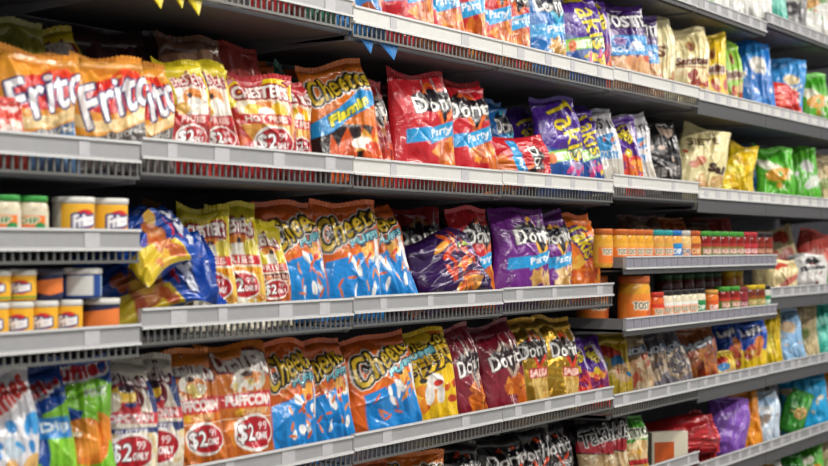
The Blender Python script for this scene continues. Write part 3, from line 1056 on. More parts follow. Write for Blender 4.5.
def jar_meshes(kind, R, H, body, lid, lab, word, wordcol):
    key = (kind, R, H, body, lid, lab, word)
    if key in _jarmesh:
        return _jarmesh[key]
    out = {}
    rr = random.Random(hash(key) % 1000 if False else len(word) + int(R * 1000))
    bc, lc = lin(body), lin(lid)
    if kind == 'can':
        prof = [(0, 0), (R * .97, 0), (R, .003), (R, H - .003), (R * .98, H)]
        out['can_body'] = lathe_sheet('can_body', prof, 28, lambda i, j: (*bc, .0), M_LID, None)
        out['lid'] = lathe_sheet('lid', [(R * 1.01, H - .010), (R * 1.04, H - .009), (R * 1.04, H + .002), (R * .98, H + .004), (R * .9, H + .001), (0, H + .001)], 28, lambda i, j: (*lc, .0), M_LID, None)
        lz0, lz1, lr = .006, H - .012, R * 1.006
    else:
        prof = [(0, 0), (R * .86, 0), (R * .97, .006), (R, .016), (R, H * .66), (R * .985, H * .76), (R * .93, H * .82), (R * .90, H * .84), (R * .90, H * .87)]
        def cf(i, j):
            k = .82 + .36 * rr.random()
            return (*(bc * k), 0.0)
        out['glass'] = lathe_sheet('glass', prof, 24, cf, M_JAR, None)
        out['lid'] = lathe_sheet('lid', [(R * .9, H * .85), (R * .965, H * .855), (R * .965, H * .985), (R * .93, H), (R * .4, H * .995), (0, H * .99)], 24, lambda i, j: (*(lc * (.9 + .1 * (j % 2))), .1), M_LID, None)
        lz0, lz1, lr = H * .12, H * .64, R * 1.012
    a = Art(lab, 2.2, (66, 30), 3)
    if kind == 'can':
        if word == 'Fritos':
            a.rect(-1, -1, -.55, 1, 'c9c2b4'); a.ell(0, 0, .30, .62, 'cf2b2c', 0, 12)
            a.text('Fritos', 0, .0, .54, .72, 'f4f0f2', [(5, '28306c')], 12, .2, bold=2)
            a.rect(-1, -1, 1, -.78, '6f9a3c')
        elif word == 'bean':
            a.poly([(-1, -.75), (-.5, -.5), (0, -.8), (.5, -.5), (1, -.75), (1, .6), (.4, .75), (-.4, .5), (-1, .7)], 'e07a3a')
        else:
            a.rect(-.3, -.9, .25, .9, 'c8c8c4'); a.rect(.5, -1, .62, 1, '9ab8d8')
    else:
        a.rect(-.45, -1, .45, .55, wordcol[1] if wordcol[0] >= '8' else 'e87a30'); a.ell(.3, -.45, .16, .4, wordcol[1])
        a.text(word, .0, .12, .5, .5, wordcol[0], [(3, 'f4ead0' if wordcol[0] < '8' else lab)], 0, bold=1)
    img, pid = a.sheet()
    ns, nr = 65, 29
    prof = [(lr, lz0 + (lz1 - lz0) * i / nr) for i in range(nr + 1)]
    out['label_print'] = lathe_sheet('label_print', prof, ns, lambda i, j: tuple(img[min(i, 29), min(j, 65)]), M_LABEL, None, -2.2, 2.2)
    _jarmesh[key] = out
    return out


def jar(name, row, px, label, d, R=.040, H=.125, body='e2982e', lid='d0682c', lab='e88a34', word='TOST', wordcol=('1e1a1e', 'd8482c'), kind='jar', dz=0.0, yaw=35, cat='jar', group=None):
    s = run_at(px, d)
    ms = jar_meshes(kind, R, H, body, lid, lab, word, wordcol)
    o = empty(name, (s, d, deck_z(row, s) + .001 + dz), label, cat, group)
    o.rotation_euler = (0, 0, math.radians(-yaw))
    for nm, me in ms.items():
        c = bpy.data.objects.new(nm, me)
        COL.objects.link(c)
        c.parent = o
    return o

# ------------------------------------------------------------------ the store's shell
X0, X1 = -1.5, 12.5
structure('floor', *boxes([(X0, X1, -4.2, .70, -.05, 0)]), M_FLOOR)
structure('ceiling', *boxes([(X0, X1, -4.2, .70, 3.5, 3.55)]), M_CEIL)
structure('wall_back', *boxes([(X0, X1, .56, .60, 0, 3.0)]), M_BACK)

# ------------------------------------------------------------------ shelves
ORD = ['first bay', 'second bay', 'third bay', 'fourth bay', 'fifth bay', 'sixth bay', 'seventh bay', 'eighth bay']
ROWWORD = {'top': 'topmost shelf', 'A': 'high shelf', 'B': 'shelf just above eye level', 'three': 'middle shelf', 'four': 'lower shelf', 'five': 'low shelf', 'six': 'bottom shelf',
           'jarhi': 'upper jar shelf', 'jarlo': 'lower jar shelf', 'diphi': 'upper dip shelf', 'diplo': 'lower dip shelf'}


def shelf(row, k):
    z = ROW[row][k]
    xa, xb = JOINT[k], JOINT[k + 1]
    r = random.Random(k * 31 + len(row) * 7)
    small = row[:3] in ('jar', 'dip')
    front = -.05 if row[:3] == 'jar' else 0.0
    g = .0025
    o = empty('display_shelf', (xa, front, z), '%s of the %s, with %s' % (ROWWORD[row], ORD[k], 'dense grey price tags' if row[:3] == 'jar' else 'pale price rail'), 'shelf', 'store shelves')
    L = xb - xa
    dk = drop(row)
    slot = row != 'top' and not (row[:3] == 'jar') and k <= 4
    rail_h = .049
    mesh_obj('shelf_deck', *boxes([(g, L - g, .012 if small else .030, .545 - front, -dk - .012, -dk)]), M_DECK, o)
    white = row in ('A', 'B') and k >= 2
    # price rail: a shallow channel with an upper and a lower lip
    tilt = r.uniform(-.002, .002)
    prof = [(-.001, 0), (.009, 0), (.009, -rail_h), (-.001, -rail_h), (-.006, -rail_h + .004), (-.0015, -rail_h + .008), (-.0015, -.007), (-.006, -.003)]
    V, F = prism(prof, g, L - g)
    mesh_obj('price_rail', V, F, M_RAILW if white else M_RAIL, o)
    lipV, lipF = boxes([(g, L - g, -.0075, -.0035, -.0045, .0015), (g, L - g, -.0075, -.0035, -rail_h - .001, -rail_h + .005)])
    mesh_obj('rail_lip_edge', lipV, lipF, M_LIP, o)
    # price tags behind the clear lip
    if row[:3] == 'jar':
        n = 12
        for j in range(n):
            w = L / n
            t0 = j * w + .006
            mesh_obj('price_tag', *boxes([(t0, t0 + w - .012, -.0042, -.0016, -.042, -.007)]), M_TAGJ, o)
    else:
        n = r.choice((2, 3, 3, 4)) if k < 5 else 6
        for j in range(n):
            t0 = L * (j + .35 + r.uniform(-.15, .15)) / n
            w = r.choice((.035, .05, .05, .06))
            mesh_obj('price_tag', *boxes([(t0, t0 + w, -.0036, -.0016, -.042, -.007)]), M_TAG, o)
    if slot:
        bars = []
        nb = 36
        gh = .034 if not small else .024
        for j in range(nb + 1):
            c = g + .004 + (L - 2 * g - .008) * j / nb
            bars.append((c - .0032, c + .0032, .002, .0065, -rail_h - gh, -rail_h + .002))
        bars.append((g, L - g, -.001, .008, -rail_h - gh - .006, -rail_h - gh + .001))
        mesh_obj('slotted_grille', *boxes(bars), M_GRILLE, o)
    else:
        low = .012 if row == 'top' else .026
        mesh_obj('lower_lip', *prism([(.001, -rail_h + .001), (.009, -rail_h + .001), (.0095, -dk - low), (.003, -dk - low)], g, L - g), M_LOWLIP, o)
    for xx in (g, L - g - .003):
        if small and (xx > g or k == 5):
            prof = [(.012, -rail_h), (.52 - front, -dk), (.52 - front, -dk - .04), (.014, -dk - .013)]
        elif small:
            prof = [(.010, -.002), (.40, -.002), (.52 - front, -.02), (.52 - front, -.09), (.012, -.056)]
        else:
            prof = [(.012, -dk), (.53, -dk), (.53, -dk - .05), (.30, -dk - .03), (.014, -dk - .014)]
        mesh_obj('side_bracket', *prism(prof, xx, xx + .003), M_BRACKET, o)
    return o


for row_, hs_ in ROW.items():
    for k_, h_ in enumerate(hs_):
        if h_ is None or k_ > 7:
            continue
        if row_ == 'top' and k_ < 3 or row_ == 'six' and k_ < 4:
            continue
        shelf(row_, k_)

# ------------------------------------------------------------------ lamps over the aisle, and an added fill row
M_TUBE = emit('fluorescent_diffuser', (1.0, .97, .92), 9.0)
for y_ in (-1.35, -3.1):  # the farther row, behind the camera, is added for frontal fill
    for x_ in (.3, 2.1, 3.9, 5.7, 7.5, 9.3):
        lo_ = empty('ceiling_light', (x_, y_, 3.5), 'long white fluorescent batten on the ceiling, in the aisle row or added fill row', 'ceiling light', 'aisle ceiling lights')
        mesh_obj('lamp_housing', *boxes([(-.75, .75, -.16, .16, -.05, 0)]), M_HOUSING, lo_)
        mesh_obj('diffuser', *boxes([(-.72, .72, -.14, .14, -.075, -.051)]), M_TUBE, lo_)
        la_ = bpy.data.lights.new('fluorescent_light', 'AREA')
        la_.shape = 'RECTANGLE'
        la_.size, la_.size_y = 1.44, .28
        la_.energy = 30 if y_ > -2 else 42
        la_.color = (1.0, .965, .91)
        lb_ = bpy.data.objects.new('fluorescent_light', la_)
        lb_.location = (x_, y_, 3.42)
        COL.objects.link(lb_)

w_ = bpy.data.worlds.new('store_light')
SC.world = w_
w_.use_nodes = True
w_.node_tree.nodes['Background'].inputs[0].default_value = (.95, .97, 1.0, 1)
w_.node_tree.nodes['Background'].inputs[1].default_value = .33

# ------------------------------------------------------------------ camera
cd_ = bpy.data.cameras.new('camera')
cd_.sensor_width = 36
cd_.lens = FPX / 828 * 36
cd_.shift_y = 14.0 / 828
cd_.clip_start = .05
cd_.dof.use_dof = True
cd_.dof.focus_distance = 5.05
cd_.dof.aperture_fstop = cd_.lens / 1000 / .021
co_ = bpy.data.objects.new('camera', cd_)
COL.objects.link(co_)
co_.location = (0, -DIST, EYE)
dir_ = Vector((CA, SA, 0))
co_.rotation_euler = dir_.to_track_quat('-Z', 'Y').to_euler()
SC.camera = co_
SC.view_settings.view_transform = 'Standard'
SC.view_settings.look = 'None'
SC.view_settings.gamma = 1
SC.view_settings.exposure = -0.38
SC.view_settings.use_curve_mapping = False
SC.cycles.use_denoising = True
SC.cycles.max_bounces = 6

# ------------------------------------------------------------------ the stock, shelf by shelf
# shelf above eye level
R_ = 'B'
bag('corn_chip_bag', 'red_white', R_, 2, 'small red and white bag on the shelf front, beside the orange corn chips', .06, 16, 0.134, .17, .06)
bag('corn_chip_bag', 'fritos', R_, 37, 'orange corn chip bag with a blue lower band, first on its shelf', .13, 26, 0.21, 0.29, .085, roll=4, seed=2)
bag('corn_chip_bag', 'fritos', R_, 66, 'orange corn chip bag mostly hidden between two other orange ones', 0.22, 20, 0.213, .29, .07, seed=6)
bag('corn_chip_bag', 'fritos', R_, 112, 'orange corn chip bag showing its whole white lettering, standing in front of a second', .11, 30, 0.2, .295, .06, roll=1, seed=3)
bag('corn_chip_bag', 'fritos', R_, 141, 'orange corn chip bag peeking out behind another, next to the yellow snack bags', .145, 32, 0.185, .29, .05, seed=7)
bag('fries_bag', 'chester_yellow', R_, 72, 'yellow green snack bag leaning at the back above the orange corn chips', 0.3, 32, 0.224, .40, .07, roll=-10, lean=10, fine=False)
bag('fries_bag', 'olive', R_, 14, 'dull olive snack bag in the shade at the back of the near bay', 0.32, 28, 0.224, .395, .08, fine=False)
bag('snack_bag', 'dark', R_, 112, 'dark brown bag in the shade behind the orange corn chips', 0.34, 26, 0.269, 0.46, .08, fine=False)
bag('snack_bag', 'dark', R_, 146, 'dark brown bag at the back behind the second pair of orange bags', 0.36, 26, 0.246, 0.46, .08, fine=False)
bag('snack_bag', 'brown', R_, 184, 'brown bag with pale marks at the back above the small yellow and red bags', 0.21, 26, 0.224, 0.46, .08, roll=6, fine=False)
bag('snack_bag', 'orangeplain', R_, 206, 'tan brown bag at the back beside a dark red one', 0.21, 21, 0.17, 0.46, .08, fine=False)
bag('snack_bag', 'redplain', R_, 238, 'dark red bag at the back above the red bag with the big price badge', 0.24, 16, 0.24, 0.46, .09, roll=0, fine=False)
bag('snack_bag', 'orangeplain', R_, 272, 'rust orange bag under the shelf edge behind a green pouch', 0.24, 16, 0.2, 0.46, .09, roll=-6, fine=False)
bag('snack_bag', 'green_pouch', R_, 272, 'dark green pouch slumped behind the red bags with price badges', 0.2, 11, 0.2, 0.37, .07, roll=22, fine=False)
bag('cheese_puff_bag', 'cheetos', R_, 297, 'orange cheese puff bag with yellow lettering at the back, above the green pouch', 0.22, 24, 0.213, 0.46, .07, roll=-5)
bag('fries_bag', 'chester_narrow', R_, 185, 'narrow yellow and red fries bag directly beside the orange corn chips', .09, 28, 0.15, .315, .055, seed=21)
bag('fries_bag', 'chester_narrow', R_, 216, 'narrow yellow and red fries bag with a tall white panel, second of its kind', .09, 28, 0.15, .315, .055, seed=22, roll=-3)
bag('fries_bag', 'chester_red', R_, 263, 'wide red fries bag with a large two dollar badge above the price rail', .10, 32, 0.207, .305, .07, seed=24)
bag('fries_bag', 'chester_red', R_, 299, 'crinkled red and white fries bag tucked beside the flaming orange bag', 0.1, 24, 0.12, .30, .055, seed=26)
bag('cheese_puff_bag', 'cheetos_hot', R_, 353, 'tilted orange cheese puff bag with a blue diagonal band and dark lower part', .12, 32, 0.25, 0.37, .08, roll=-9, seed=30)
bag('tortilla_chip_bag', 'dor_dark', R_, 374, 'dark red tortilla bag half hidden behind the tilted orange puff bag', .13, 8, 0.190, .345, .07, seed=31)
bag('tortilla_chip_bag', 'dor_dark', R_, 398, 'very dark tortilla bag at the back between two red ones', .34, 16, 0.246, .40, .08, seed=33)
bag('tortilla_chip_bag', 'dor_red', R_, 423, 'tall bright red tortilla bag with a blue banner, first of the pair', .105, 14, 0.31, .41, 0.13, seed=34, lean=3, roll=-2)
bag('tortilla_chip_bag', 'dor_red', R_, 467, 'tall bright red tortilla bag beside the lying red one, second of the pair', .105, 24, 0.28, .40, 0.115, seed=37, lean=4, roll=-3)
bag('tortilla_chip_bag', 'dor_blue', R_, 503, 'narrow blue tortilla bag rising behind the lying red bag', 0.2, 11, 0.168, .365, 0.06, seed=38)
bag('tortilla_chip_bag', 'dor_red', R_, 513, 'red tortilla bag lying on its side across the shelf front', .075, 30, 0.22, 0.33, .11, roll=82, lean=16, seed=40)
bag('rolled_chip_bag', 'takis_purple', R_, 527, 'purple rolled chip bag in the shade behind the lying red bag', .25, 16, 0.190, .35, .08, seed=41)
bag('rolled_chip_bag', 'takis_purple', R_, 562, 'large purple rolled chip bag with yellow lettering and a green band', .11, 22, 0.25, .385, 0.115, seed=42, roll=-2)
bag('rolled_chip_bag', 'takis_purple', R_, 588, 'purple rolled chip bag with a narrow visible side, behind the large one', .14, 24, 0.190, .385, .07, seed=45, roll=-4)
bag('round_chip_bag', 'tostitos_white', R_, 609, 'crinkled white and blue round chip bag between purple bags', .13, 42, .15, .385, .06, seed=46, roll=-5)
bag('rolled_chip_bag', 'takis_mix', R_, 628, 'purple bag with a hot pink and orange foot', .12, 44, .15, .34, .06, seed=47, roll=-4)
bag('round_chip_bag', 'tostitos_white', R_, 641, 'white edged purple chip bag beside a black bag', .10, 46, 0.19, 0.36, .06, seed=50, roll=-8)
bag('tortilla_chip_bag', 'black', R_, 661, 'black chip bag with pale chip pictures leaning beside a cream bag', .14, 44, 0.21, 0.43, .09, seed=51)
bag('tortilla_chip_bag', 'siete', R_, 692, 'cream tortilla bag with brown lettering leaning to one side', .10, 52, 0.25, 0.35, .08, roll=14, seed=52)
bag('tortilla_chip_bag', 'santitas_plain', R_, 710, 'pale cream bag with a crumpled top behind the leaning cream bag', .22, 45, .17, .325, .08, fine=False, seed=53)
bag('snack_bag', 'yellow', R_, 729, 'shiny yellow bag with a crumpled corner beside the cream bags', .17, 50, .24, .32, .11, roll=12, fine=False, crumple=1.6, seed=54)
bag('snack_bag', 'yellow', R_, 722, 'yellow bag lying flat in front of the other yellow one', .075, 40, 0.17, .22, .09, roll=85, lean=15, fine=False, crumple=1.5, seed=55)
bag('snack_bag', 'blue', R_, 746, 'blue bag in the shade behind the yellow and green bags', .33, 45, .22, .36, .08, fine=False)
bag('snack_bag', 'blue', R_, 768, 'blue bag standing at the back above the green bag', .33, 45, .20, .36, .08, fine=False)
bag('veggie_chip_bag', 'green', R_, 773, 'bright green chip bag with a crumpled top and a pale lower part', .12, 48, .23, .35, .10, roll=4, fine=False, crumple=1.5)
bag('veggie_chip_bag', 'green_silver', R_, 806, 'green and silver chip bag farther along from the crumpled green one', .11, 50, .18, .37, .08, fine=False)
bag('snack_bag', 'beige', R_, 827, 'cream bag at the far end beside the green and silver one', .12, 48, .16, .35, .08, fine=False)

# high shelf
R_ = 'A'
for i_, px_ in enumerate((60, 84, 136, 162, 190, 218)):
    bag('fries_bag', 'chester_yellow', R_, px_, 'yellow bag foot seen through the high grille, %s' % ('first from the near end', 'second from the near end', 'third from the near end', 'fourth from the near end', 'fifth from the near end', 'beside a red one')[i_], .085, 35, .125, .33, .05, fine=False, corners=(((.0, .09, .047),), ((.0, .09, .041),), ((-.01, .08, .048),), ((-.02, .05, .036), (.04, .07, .046)), (), ())[i_])
bag('fries_bag', 'chester_red', R_, 280, 'red bag foot seen through the high grille between yellow and green ones', .085, 16, 0.202, .33, .08, fine=False)
bag('snack_bag', 'green_pouch', R_, 316, 'green bag foot seen through the high grille at the end of the second bay', .085, 16, 0.157, .33, .08, fine=False)
bag('chip_bag', 'party_blue', R_, 352, 'blue chip bag with brown crisps cut off by the top of the picture', .10, 16, 0.280, .38, .10, corners=((.07, .12, .048), (-.05, .08, .042)))
bag('tortilla_chip_bag', 'dor_red', R_, 404, 'red tortilla bag with a wide blue banner, first on the high shelf', .10, 21, 0.269, .40, .10, seed=34)
bag('tortilla_chip_bag', 'dor_red', R_, 436, 'red tortilla bag on the high shelf, second from the blue chip bag', .10, 26, 0.246, .40, .09, seed=37)
bag('tortilla_chip_bag', 'dor_red', R_, 463, 'red tortilla bag on the high shelf, third from the blue chip bag', .10, 26, 0.246, .40, .08, seed=63)
bag('tortilla_chip_bag', 'dor_red', R_, 487, 'red tortilla bag on the high shelf, fourth from the blue chip bag', .10, 26, 0.246, .40, .08, seed=34)
bag('tortilla_chip_bag', 'dor_red', R_, 508, 'red tortilla bag on the high shelf standing against the blue tortilla bag', .10, 26, 0.235, .40, .08, seed=65)
bag('tortilla_chip_bag', 'dor_blue', R_, 543, 'shiny blue tortilla bag on the high shelf between red and purple bags', .10, 18, 0.269, .41, .10, seed=66)
bag('rolled_chip_bag', 'takis_purple', R_, 581, 'purple rolled chip bag with a green band on the high shelf', .10, 28, 0.246, .41, .09, seed=67)
bag('rolled_chip_bag', 'takis_mix', R_, 598, 'purple and magenta rolled chip bag squeezed against the dark purple round chip bag', .12, 28, 0.157, .38, .06, seed=68)
bag('round_chip_bag', 'tostitos', R_, 622, 'dark purple round chip bag with large white lettering on the high shelf', .10, 40, .26, .41, .10, seed=69)
bag('round_chip_bag', 'tostitos', R_, 640, 'dark purple round chip bag behind another, beside the plain cream bag', .14, 44, .22, .40, .06, seed=72)
bag('tortilla_chip_bag', 'santitas_plain', R_, 657, 'plain cream tortilla bag with a torn looking top beside the dark purple bags', .10, 46, .20, .385, .08, seed=73)
bag('tortilla_chip_bag', 'santitas', R_, 688, 'cream tortilla bag with red brown lettering on the high shelf', .10, 52, .22, 0.4, .09, seed=74)
bag('tortilla_chip_bag', 'santitas_y', R_, 713, 'yellow topped tortilla bag beside the cream one on the high shelf', .10, 50, .17, 0.39, .07, seed=75, fine=False)
bag('tortilla_chip_bag', 'santitas_g', R_, 731, 'pale green topped tortilla bag beside the yellow one on the high shelf', .10, 50, .13, 0.385, .06, seed=76, fine=False)
bag('snack_bag', 'blue', R_, 756, 'tall blue bag with a folded top above a red bag', .14, 52, .22, .44, .10, fine=False, seed=77)
bag('snack_bag', 'blue_white', R_, 785, 'blue and white bag with a pointed top above the lying red bag', .13, 55, .22, .40, .09, roll=4, fine=False, seed=78)
bag('snack_bag', 'red', R_, 773, 'red bag lying at the shelf edge in front of the two blue bags', .05, 40, 0.24, .36, .09, roll=100, lean=20, fine=False, crumple=1.5, seed=79)
bag('veggie_chip_bag', 'green', R_, 816, 'bright green pointed bag at the far end of the high shelf', .12, 50, .20, .37, .09, fine=False, seed=80)
bag('snack_bag', 'white', R_, 830, 'white and yellow bag at the shelf edge beside the green pointed bag', .06, 45, .15, .26, .07, fine=False, seed=81)

# topmost shelf
R_ = 'top'
for px_, ds_, w_b, lab_ in ((672, 'green', .2, 'green bag cut off by the top of the picture on the topmost shelf'), (693, 'green_silver', .2, 'green and silver bag beside the green one on the topmost shelf'),
                            (712, 'white', .2, 'white bag on the topmost shelf beside a green and silver one'), (731, 'white', .18, 'plain white bag on the topmost shelf above the blue bags'),
                            (752, 'white', .24, 'white bag with a gold patch on the topmost shelf'), (772, 'teal', .2, 'teal green bag among white bags on the topmost shelf'),
                            (791, 'greyclear', .2, 'greyish clear bag on the topmost shelf between teal and white'), (812, 'white_green', .28, 'large white bag with green leaves on the topmost shelf'),
                            (832, 'white_green', .26, 'second large white and green bag at the far end of the topmost shelf')):
    bag('snack_bag', ds_, R_, px_, lab_, .09, 46, w_b, .34, .09, fine=False)

# middle shelf
R_ = 'three'
bag('crisp_bag', 'blue_pile', R_, 150, 'blue crisp bag at the bottom of the heap beside the dip shelves', .07, 50, 0.24, 0.36, .085, lean=25, roll=72, seed=90, crumple=1.6)
bag('crisp_bag', 'blue_pile', R_, 152, 'blue crisp bag with yellow marks lying on top of the heap', .09, 34, 0.22, 0.36, .10, lean=40, roll=58, dz=0.13, seed=91, crumple=1.6)
bag('crisp_bag', 'gold_red', R_, 150, 'brown gold bag slid behind the top of the blue heap', .24, 30, 0.246, .34, .08, lean=20, roll=24, seed=92, crumple=1.4, fine=False)
bag('fries_bag', 'chester_yellow', R_, 209, 'yellow topped fries bag beside the blue heap, partly covered', 0.1, 30, 0.165, .345, 0.055, seed=93)
bag('fries_bag', 'chester_yellow', R_, 238, 'yellow topped fries bag with an orange banner and a full price badge', .095, 32, 0.165, .35, 0.05, seed=97)
bag('fries_bag', 'chester_yellow', R_, 273, 'narrow white and red fries bag leaning against the orange puff bags', 0.09, 32, 0.12, .30, 0.045, seed=96, roll=-4)
bag('cheese_puff_bag', 'cheetos', R_, 294, 'large orange and blue cheese puff bag, first of three on the middle shelf', 0.11, 8, 0.291, .36, 0.105, seed=98, lean=3)
bag('cheese_puff_bag', 'cheetos', R_, 347, 'large orange and blue cheese puff bag, second of three on the middle shelf', .11, 20, 0.291, .375, 0.09, seed=99, lean=3)
bag('cheese_puff_bag', 'cheetos', R_, 387, 'large orange and blue cheese puff bag with a crinkled white sheen, third of three', 0.12, 26, 0.27, .36, 0.08, seed=103, lean=8, roll=-10)
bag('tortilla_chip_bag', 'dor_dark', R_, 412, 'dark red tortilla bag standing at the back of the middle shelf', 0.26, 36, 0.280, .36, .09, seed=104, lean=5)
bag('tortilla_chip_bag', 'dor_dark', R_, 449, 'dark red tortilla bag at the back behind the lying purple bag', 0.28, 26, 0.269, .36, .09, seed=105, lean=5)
bag('tortilla_chip_bag', 'dor_red', R_, 474, 'red tortilla bag with a crinkled top beside the tall violet bags', .14, 12, 0.224, .375, .09, seed=106, lean=4)
bag('rolled_chip_bag', 'takis_dark', R_, 447, 'dark purple rolled chip bag lying in front of red tortilla bags', .085, 22, 0.26, 0.36, 0.13, lean=25, roll=74, seed=107, crumple=1.3)
bag('tortilla_chip_bag', 'dor_maroon', R_, 414, 'small maroon bag lying at the shelf edge under the purple one', .05, 26, 0.06, 0.12, .05, lean=60, roll=50, seed=108)
bag('tortilla_chip_bag', 'dor_purple', R_, 521, 'tall violet tortilla bag with a blue banner, first of the pair', .105, 20, 0.29, .375, 0.125, seed=110, lean=3)
bag('tortilla_chip_bag', 'dor_purple', R_, 553, 'tall violet tortilla bag with a blue banner, second of the pair', .12, 22, 0.190, .375, .07, seed=111, lean=3)
bag('rolled_chip_bag', 'takis_orange', R_, 583, 'orange rolled chip bag with yellow lettering at the end of the middle shelf', .09, 30, 0.179, .345, .08, seed=113, lean=4, roll=-3)
bag('tortilla_chip_bag', 'cream_red', R_, 780, 'cream and red bag beside the jar shelves in the far bay', 0.3, 50, .30, .36, .12, fine=False, roll=-10, seed=115)
bag('tortilla_chip_bag', 'pink', R_, 804, 'coral red bag leaning high up above a white bag in the far bay', .25, 55, .22, .36, .10, fine=False, roll=14, seed=116)
bag('snack_bag', 'cream_red', R_, 783, 'cream bag with a red foot at the shelf front of the far bay', .10, 52, .20, .22, .10, fine=False, seed=117)
bag('snack_bag', 'white_red', R_, 810, 'white bag with dark script and a red foot in the far bay', .09, 55, .22, .24, .10, fine=False, seed=118)
bag('snack_bag', 'green_silver', R_, 834, 'silver and green bag behind the white bag at the far end', .15, 50, .2, .32, .08, fine=False, seed=119)

# lower shelf
R_ = 'four'
bag('ridged_crisp_bag', 'ruffles_white', R_, 4, 'white ridged crisp bag at the very near end of the lower shelf', .09, 24, 0.168, .345, .08, seed=120)
bag('ridged_crisp_bag', 'ruffles_blue', R_, 40, 'blue and green ridged crisp bag beside the white one', .13, 22, 0.190, .345, .08, seed=121)
bag('ridged_crisp_bag', 'ruffles', R_, 82, 'blue and lime ridged crisp bag with a large orange crisp printed on it', .10, 26, 0.196, .355, .085, seed=122)
bag('popcorn_bag', 'popcorn', R_, 124, 'cream and navy popcorn bag half hidden by another like it', .12, 28, 0.19, .345, .06, seed=124)
bag('popcorn_bag', 'popcorn', R_, 149, 'cream and navy popcorn bag with a large price badge', .09, 30, 0.19, .35, .065, seed=125)
bag('puffcorn_bag', 'puffcorn', R_, 193, 'orange puffed corn bag standing against the popcorn bags', .10, 26, 0.22, .36, .08, seed=126, roll=-3)
bag('puffcorn_bag', 'puffcorn', R_, 241, 'wide orange puffed corn bag with a red banner beside the blue puff bags', .11, 14, 0.258, .37, .095, seed=127)
bag('cheese_puff_bag', 'cheetos', R_, 290, 'orange and blue cheese puff bag beside the puffed corn on the lower shelf', .12, 20, 0.213, .37, .08, seed=130)
bag('cheese_puff_bag', 'cheetos', R_, 328, 'orange and blue cheese puff bag pushed back between two others', .14, 20, 0.224, .37, .08, seed=131, roll=-3)
bag('cheese_puff_bag', 'cheetos', R_, 387, 'biggest orange and blue cheese puff bag, tilted beside the yellow one', .115, 18, 0.31, .375, 0.12, seed=132, roll=-7, lean=4)
bag('cheese_puff_bag', 'pizza', R_, 432, 'yellow cheese puff bag with an orange top and black lettering', .105, 32, 0.224, .37, .07, seed=134, roll=-6, lean=5)
bag('tortilla_chip_bag', 'dor_maroon', R_, 469, 'maroon tortilla bag beside the yellow puff bag', .10, 10, 0.213, .355, .09, seed=136, roll=-8)
bag('tortilla_chip_bag', 'dor_maroon', R_, 506, 'maroon tortilla bag with big white lettering against the gold bags', .095, 20, 0.224, .365, .085, seed=137, roll=-7)
bag('tortilla_chip_bag', 'dor_gold', R_, 531, 'gold foil tortilla bag half hidden by the maroon one', .13, 26, 0.202, .36, .06, seed=138, roll=-3)
bag('tortilla_chip_bag', 'dor_gold', R_, 556, 'shiny gold foil tortilla bag with a red strip, fully in view', .10, 26, 0.202, .385, .085, seed=140, roll=4)
bag('rolled_chip_bag', 'takis_mix', R_, 580, 'purple and white rolled chip bag beside the gold foil bag', .13, 30, 0.13, .36, .05, seed=141, roll=-4)
bag('rolled_chip_bag', 'takis_mix', R_, 597, 'purple rolled chip bag with yellow lettering under the jar shelf bracket', .10, 44, 0.13, .35, .07, seed=142, roll=-8)
bag('snack_bag', 'yellow_blue', R_, 616, 'yellow bag with a blue band beside the pork rinds', .16, 44, .15, .31, .06, seed=143)
bag('pork_rind_bag', 'rinds', R_, 634, 'tan pork rind bag with a slanted blue label', .09, 46, .19, .30, .08, seed=144, roll=-4)
bag('pork_rind_bag', 'rinds_grey', R_, 657, 'greyish pork rind bag with a dull blue label, second from the tan one', .10, 46, .18, .29, .08, seed=145, roll=-10)
bag('pork_rind_bag', 'rinds_grey', R_, 677, 'greyish snack bag leaning over beside the red brown one', .09, 46, .18, .26, .08, seed=147, roll=-16)
bag('pork_rind_bag', 'rinds_red', R_, 700, 'red brown clear snack bag with a bright red foot under the jar shelves', .10, 46, .22, .33, .09, seed=148, roll=-5, fine=False)
bag('snack_bag', 'yellow_blue', R_, 722, 'low bag with yellow and green marks in front of a dark blue bag', .07, 44, .14, .17, .06, seed=149, fine=False)
bag('cone_snack_bag', 'bugles', R_, 729, 'dark blue bag in the shade between the red brown and bright blue bags', .16, 42, .17, .32, .08, seed=150, fine=False)
bag('cone_snack_bag', 'bugles', R_, 752, 'bright blue bag with a yellow foot under the end of the jar shelves', .09, 50, .19, .325, .08, seed=151, fine=False)
bag('snack_bag', 'yellow', R_, 769, 'yellow bag beside the bright blue bag and the pale blue one', .12, 48, .17, .345, .07, seed=152, fine=False)
bag('snack_bag', 'lightblue', R_, 790, 'pale blue bag with a tan picture leaning over in the far bay', .08, 52, .22, .38, .09, seed=153, roll=-8, fine=False)
bag('snack_bag', 'beige', R_, 806, 'cream bag between the pale blue and teal bags', .16, 50, .17, .37, .08, seed=154, fine=False)
bag('snack_bag', 'teal', R_, 824, 'teal bag at the far end of the lower shelf', .10, 52, .20, .36, .09, seed=155, fine=False)

